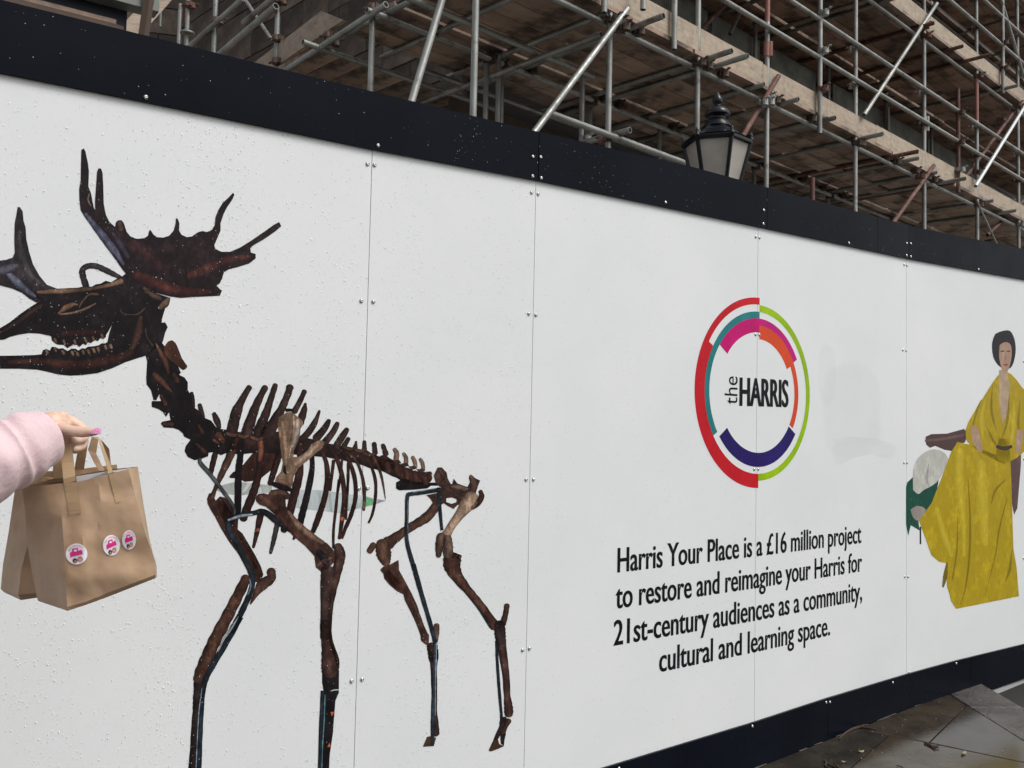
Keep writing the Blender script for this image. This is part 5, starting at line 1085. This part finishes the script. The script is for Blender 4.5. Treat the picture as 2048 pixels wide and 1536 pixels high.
ribbon('handle', [(1000, 440, 1040, 460, 1.69), (1055, 515, 1118, 552, 1.70), (1085, 640, 1130, 650, 1.71), (1110, 760, 1142, 755, 1.715)], KRAFT, rbag)
wp = [PX('Jb', 778, 832, 1.612), PX('Jb', 1105, 780, 1.612), PX('Jb', 1380, 742, 1.625), PX('Jb', 1370, 800, 1.625), PX('Jb', 1100, 860, 1.612), PX('Jb', 790, 910, 1.612)]
o = mesh('folded_paper', wp + [p + (p - CAM).normalized() * .004 for p in wp], [(0, 1, 2, 3, 4, 5), (11, 10, 9, 8, 7, 6)] + [(i, i + 6, (i + 1) % 6 + 6, (i + 1) % 6) for i in range(6)], PAPER); setp(o, 'white folded paper peeping out of the front paper bag', 'paper')
wp = [PX('Jb', 492, 880, 1.615), PX('Jb', 650, 857, 1.615), PX('Jb', 660, 875, 1.615), PX('Jb', 495, 900, 1.615)]
o = mesh('cardboard_box', wp + [p + (p - CAM).normalized() * .03 - Vector((0, 0, .05)) for p in wp], [(0, 1, 2, 3), (7, 6, 5, 4)] + [(i, i + 4, (i + 1) % 4 + 4, (i + 1) % 4) for i in range(4)], LEAF); setp(o, 'edge of an orange brown box inside the front paper bag', 'box')
def decal(name, pts, mt, par, lift):
    c_ = (sum(p[0] for p in pts) / len(pts), sum(p[1] for p in pts) / len(pts)); V, F = [], []; N_ = len(pts)
    V.append(onbag(bvF, 'K', *c_, lift))
    for f_ in (.35, .7, 1.0):
        for p in pts: V.append(onbag(bvF, 'K', lerp(c_[0], p[0], f_), lerp(c_[1], p[1], f_), lift))
    for i in range(N_):
        F.append((0, 1 + (i + 1) % N_, 1 + i))
        for k_ in range(2): a_ = 1 + k_ * N_; F.append((a_ + i, a_ + (i + 1) % N_, a_ + N_ + (i + 1) % N_, a_ + N_ + i))
    return mesh(name, V, F, mt, par)
def ell(cx, cy, rx, ry, rot=0, n_=24):
    return [(cx + rx * math.cos(a) * math.cos(rot) - ry * math.sin(a) * math.sin(rot), cy + rx * math.cos(a) * math.sin(rot) + ry * math.sin(a) * math.cos(rot)) for a in [2 * math.pi * i / n_ for i in range(n_)]]
def dense(p, m_=5): return [(lerp(a[0], b[0], k_ / m_), lerp(a[1], b[1], k_ / m_)) for a, b in zip(p, p[1:] + p[:1]) for k_ in range(m_)]
for cx, cy, rx, ry in [(784, 808, 112, 108), (1142, 720, 88, 107), (1322, 665, 71, 100)]:
    st = decal('sticker', ell(cx, cy, rx, ry), STICK, fbag, .0018); sx, sy = rx / 112, ry / 108
    def T(u, v): return (cx + (u - 784) * sx, cy + (v - 808) * sy - (u - 784) * (0 if cx < 800 else .12 if cx < 1200 else 0))
    decal('sticker_mark', dense([T(*p) for p in [(715, 798), (738, 785), (738, 755), (795, 745), (800, 775), (835, 765), (850, 815), (722, 850)]]), MAG, st, .0022)
    decal('sticker_mark', dense([T(*p) for p in [(752, 778), (762, 764), (785, 762), (790, 778), (770, 786)]]), STICK, st, .0025)
    decal('sticker_mark', dense([T(*p) for p in [(727, 842), (845, 812), (847, 818), (729, 848)]]), STICK, st, .0025)
    for (u, v, r_, mt) in [(768, 878, 26, DKC), (820, 862, 28, BRC), (822, 870, 18, PKC), (772, 886, 15, BRC)]: decal('sticker_mark', [p for p in ell(*T(u, v), r_ * sx, r_ * sy, 0, 12)], mt, st, .0022 if r_ > 20 else .0025)
    for i in range(13):
        if i == 3: continue
        a = math.radians(205 + i * 10.5); decal('sticker_mark', ell(*T(784 + 88 * math.cos(a), 808 + 86 * math.sin(a)), 4.2 * sx, 7 * sy, a + 1.57, 6), MAG if i > 2 else BRC, st, .0022)
pers = thing('person', (-1.12, 1.02, 0), 'person in a pink coat at the left edge holding out two brown paper bags', 'person')
def remesh(name, parts, mt, par, vox, sm=4):
    V, F = join(*parts); me = bpy.data.meshes.new('tmp'); me.from_pydata(V, [], F); ob = bpy.data.objects.new('tmp', me); COL.objects.link(ob)
    md = ob.modifiers.new('r', 'REMESH'); md.mode = 'VOXEL'; md.voxel_size = vox; s_ = ob.modifiers.new('s', 'SMOOTH'); s_.iterations = sm; s_.factor = .5
    dg = bpy.context.evaluated_depsgraph_get(); em = bpy.data.meshes.new_from_object(ob.evaluated_get(dg)); bpy.data.objects.remove(ob)
    em.name = name; og = origin(par); em.transform(Matrix.Translation(-og)); em.materials.clear(); em.materials.append(mt)
    em.polygons.foreach_set('use_smooth', [True] * len(em.polygons)); o_ = bpy.data.objects.new(name, em); COL.objects.link(o_); o_.parent = par; ORG[o_.name] = og; return o_
def ball(c_, r_, n_=12):
    c_ = Vector(c_); return lathe(c_, [(r_ * max(.02, math.sin(math.pi * i / 8)), -r_ * math.cos(math.pi * i / 8)) for i in range(9)], n_)
def chain(pts):
    out = []
    for (a, ra), (b, rb) in zip(pts, pts[1:]): out.append(tubev(a, b, ra, 12, False, rb)); out.append(ball(a, ra))
    out.append(ball(*pts[-1])); return out
def Qd(*ps): return [(PX('Q', u, v, d_), r_ / 1000) for u, v, d_, r_ in ps]
hand = []
hand += chain(Qd((-700, 900, 1.575, 27), (-150, 620, 1.60, 25), (120, 560, 1.612, 24), (330, 510, 1.618, 24)))
hand += chain(Qd((300, 430, 1.63, 15), (560, 330, 1.645, 12.5)))                    # back of the hand towards the index knuckle
hand += chain(Qd((280, 560, 1.625, 20), (520, 520, 1.64, 17), (600, 560, 1.65, 14)))
hand += chain(Qd((300, 660, 1.615, 17), (520, 640, 1.61, 14), (700, 655, 1.603, 10.5), (900, 675, 1.600, 9.6), (1080, 690, 1.599, 9.8), (1280, 685, 1.598, 8.6), (1430, 675, 1.598, 6.8)))   # thumb
hand += chain(Qd((560, 350, 1.648, 11), (800, 420, 1.656, 9.6), (990, 520, 1.66, 9.2), (1130, 690, 1.66, 8.6), (1120, 850, 1.645, 8.2), (960, 900, 1.628, 7.8), (850, 890, 1.618, 7.6)))      # index
hand += chain(Qd((560, 480, 1.66, 11.5), (820, 600, 1.668, 9.8), (1040, 760, 1.672, 9.2), (1120, 930, 1.665, 8.6), (1060, 1060, 1.65, 8.0), (960, 1110, 1.634, 7.2), (890, 1115, 1.628, 7)))   # middle
hand += chain(Qd((520, 620, 1.67, 11), (760, 780, 1.68, 9.4), (960, 950, 1.684, 8.8), (1000, 1080, 1.675, 8), (900, 1150, 1.655, 7.2), (850, 1140, 1.645, 6.6)))      # ring
hand += chain(Qd((460, 720, 1.672, 10), (640, 880, 1.684, 8), (780, 1010, 1.686, 7.4), (800, 1090, 1.675, 6.6), (740, 1110, 1.66, 6)))      # little
remesh('arm_and_hand', hand, SKIN, pers, .0016, 5)
# nails
def nail(u, v, d_, l_, w_, dirv, up_, mt=NAIL):
    c_ = PX('Q', u, v, d_); x = (PX('Q', u + dirv[0], v + dirv[1], d_ + dirv[2]) - c_).normalized(); z = -(c_ - CAM).normalized(); z = (z + Vector((0, 0, up_))).normalized(); y = z.cross(x).normalized(); z = x.cross(y)
    V, F = [], []; N_ = 8
    for i in range(N_ + 1):
        s_ = -1 + 2 * i / N_
        for j in range(5):
            t_ = -1 + j / 2; ww = w_ * (1 - .35 * max(0, s_) ** 2.5 - .12 * max(0, -s_) ** 3); V.append(c_ + x * l_ * s_ + y * ww * t_ + z * (.0016 * (1 - t_ * t_) - .0006 - .0015 * s_ * s_))
    for i in range(N_):
        for j in range(4): a_ = i * 5 + j; F.append((a_, a_ + 1, a_ + 6, a_ + 5))
    n0 = len(V); V += [v_ - z * .0009 for v_ in V]; F += [tuple(reversed([q_ + n0 for q_ in f])) for f in F]
    mesh('nail', V, F, mt, pers, True)
nail(1425, 655, 1.5915, .0088, .0066, (100, 5, 0), .7)
nail(795, 870, 1.6135, .0035, .005, (-60, -30, 0), .2, SKIN); nail(870, 1105, 1.6215, .003, .0045, (-60, -10, 0), .2, SKIN)
# sleeve
ax = [(PX('Jb', 425, 432, 1.602), .049), (PX('Jb', 330, 478, 1.586), .054), (PX('Jb', 160, 565, 1.570), .0575), (PX('Jb', 0, 640, 1.552), .060), (PX('Jb', -300, 790, 1.52), .066), (PX('Jb', -900, 1050, 1.46), .074)]
el = ax[-1][0]; sh_ = Vector((-1.0, 1.13, 1.40)); ax += [(el.lerp(sh_, .25) + Vector((-.02, 0, 0)), .078), (el.lerp(sh_, .6), .082), (sh_, .09)]
P_ = crom([(p.x, p.y, p.z, r_) for p, r_ in ax], 8); NS = 36
V, F = pathtube([p[:3] for p in P_], [p[3] for p in P_], NS); F = F[:-2]
V2 = []
for i, v in enumerate(V):
    c_ = Vector(P_[i // NS][:3]); u_ = (v - c_); k_ = i // NS
    w_ = .0022 * math.sin(k_ * .7 + 3.5 * mnoise.noise(v * 7)) * min(1, k_ / 8) + .009 * mnoise.noise(v * 13) + .003 * mnoise.noise(v * 34)
    V2.append(v + u_.normalized() * w_)
inner = [Vector(P_[3][:3]).lerp(v, 1) for v in []]
cuff = [V2[j] for j in range(NS)]; c0 = Vector(P_[0][:3]); dirn = (Vector(P_[0][:3]) - Vector(P_[2][:3])).normalized()
n0 = len(V2); V2 += [c0 + (v - c0) * .93 + dirn * .003 for v in cuff]; n1_ = len(V2); V2 += [c0 + (v - c0) * .86 - dirn * .03 for v in cuff]
for j in range(NS): F.append((j, n0 + j, n0 + (j + 1) % NS, (j + 1) % NS)); F.append((n0 + j, n1_ + j, n1_ + (j + 1) % NS, n0 + (j + 1) % NS))
mesh('pink_sleeve', V2, F, PINK, pers, True)
# the rest of the figure stands beside the frame
bx, by = -1.14, 1.02
def vv(x, y, z): return Vector((bx + x, by + y, z))
remesh('pink_coat', chain([(vv(0, 0, .62), .21), (vv(0, 0, .95), .17), (vv(0, 0, 1.2), .17), (vv(0, 0, 1.32), .13)]) + chain([(sh_, .085), (vv(-.02, 0, 1.38), .10), (vv(-.19, -.03, 1.37), .08)]) + chain([(vv(-.19, -.03, 1.37), .075), (vv(-.25, 0, 1.1), .062), (vv(-.22, .08, .86), .05)]), PINK, pers, .014, 6)
remesh('dark_trousers', chain([(vv(.0, 0, .8), .14), (vv(.09, 0, .75), .095), (vv(.1, .02, .45), .065), (vv(.1, 0, .1), .05)]) + chain([(vv(0, 0, .8), .14), (vv(-.09, 0, .75), .095), (vv(-.1, .02, .45), .065), (vv(-.1, 0, .1), .05)]), DENIM, pers, .012, 5)
for s_ in (1, -1): remesh('shoe', chain([(vv(.1 * s_, -.04, .035), .042), (vv(.1 * s_, .08, .03), .042), (vv(.1 * s_, .16, .02), .036)]), SHOE, pers, .008, 4)
remesh('head', chain([(vv(0, 0, 1.36), .055), (vv(0, 0, 1.46), .052)]) + chain([(vv(0, .015, 1.56), .078), (vv(0, -.005, 1.62), .092)]) + chain([(vv(0, .105, 1.585), .012), (vv(0, .092, 1.62), .009)]) + chain([(vv(.085, 0, 1.6), .016), (vv(.088, 0, 1.57), .012)]) + chain([(vv(-.085, 0, 1.6), .016), (vv(-.088, 0, 1.57), .012)]), SKIN, pers, .006, 4)
remesh('hair', chain([(vv(0, -.025, 1.66), .095), (vv(0, -.05, 1.58), .09), (vv(0, -.07, 1.42), .06)]) + chain([(vv(.07, -.03, 1.6), .045), (vv(.08, -.03, 1.42), .035)]) + chain([(vv(-.07, -.03, 1.6), .045), (vv(-.08, -.03, 1.42), .035)]), HAIR, pers, .009, 4)
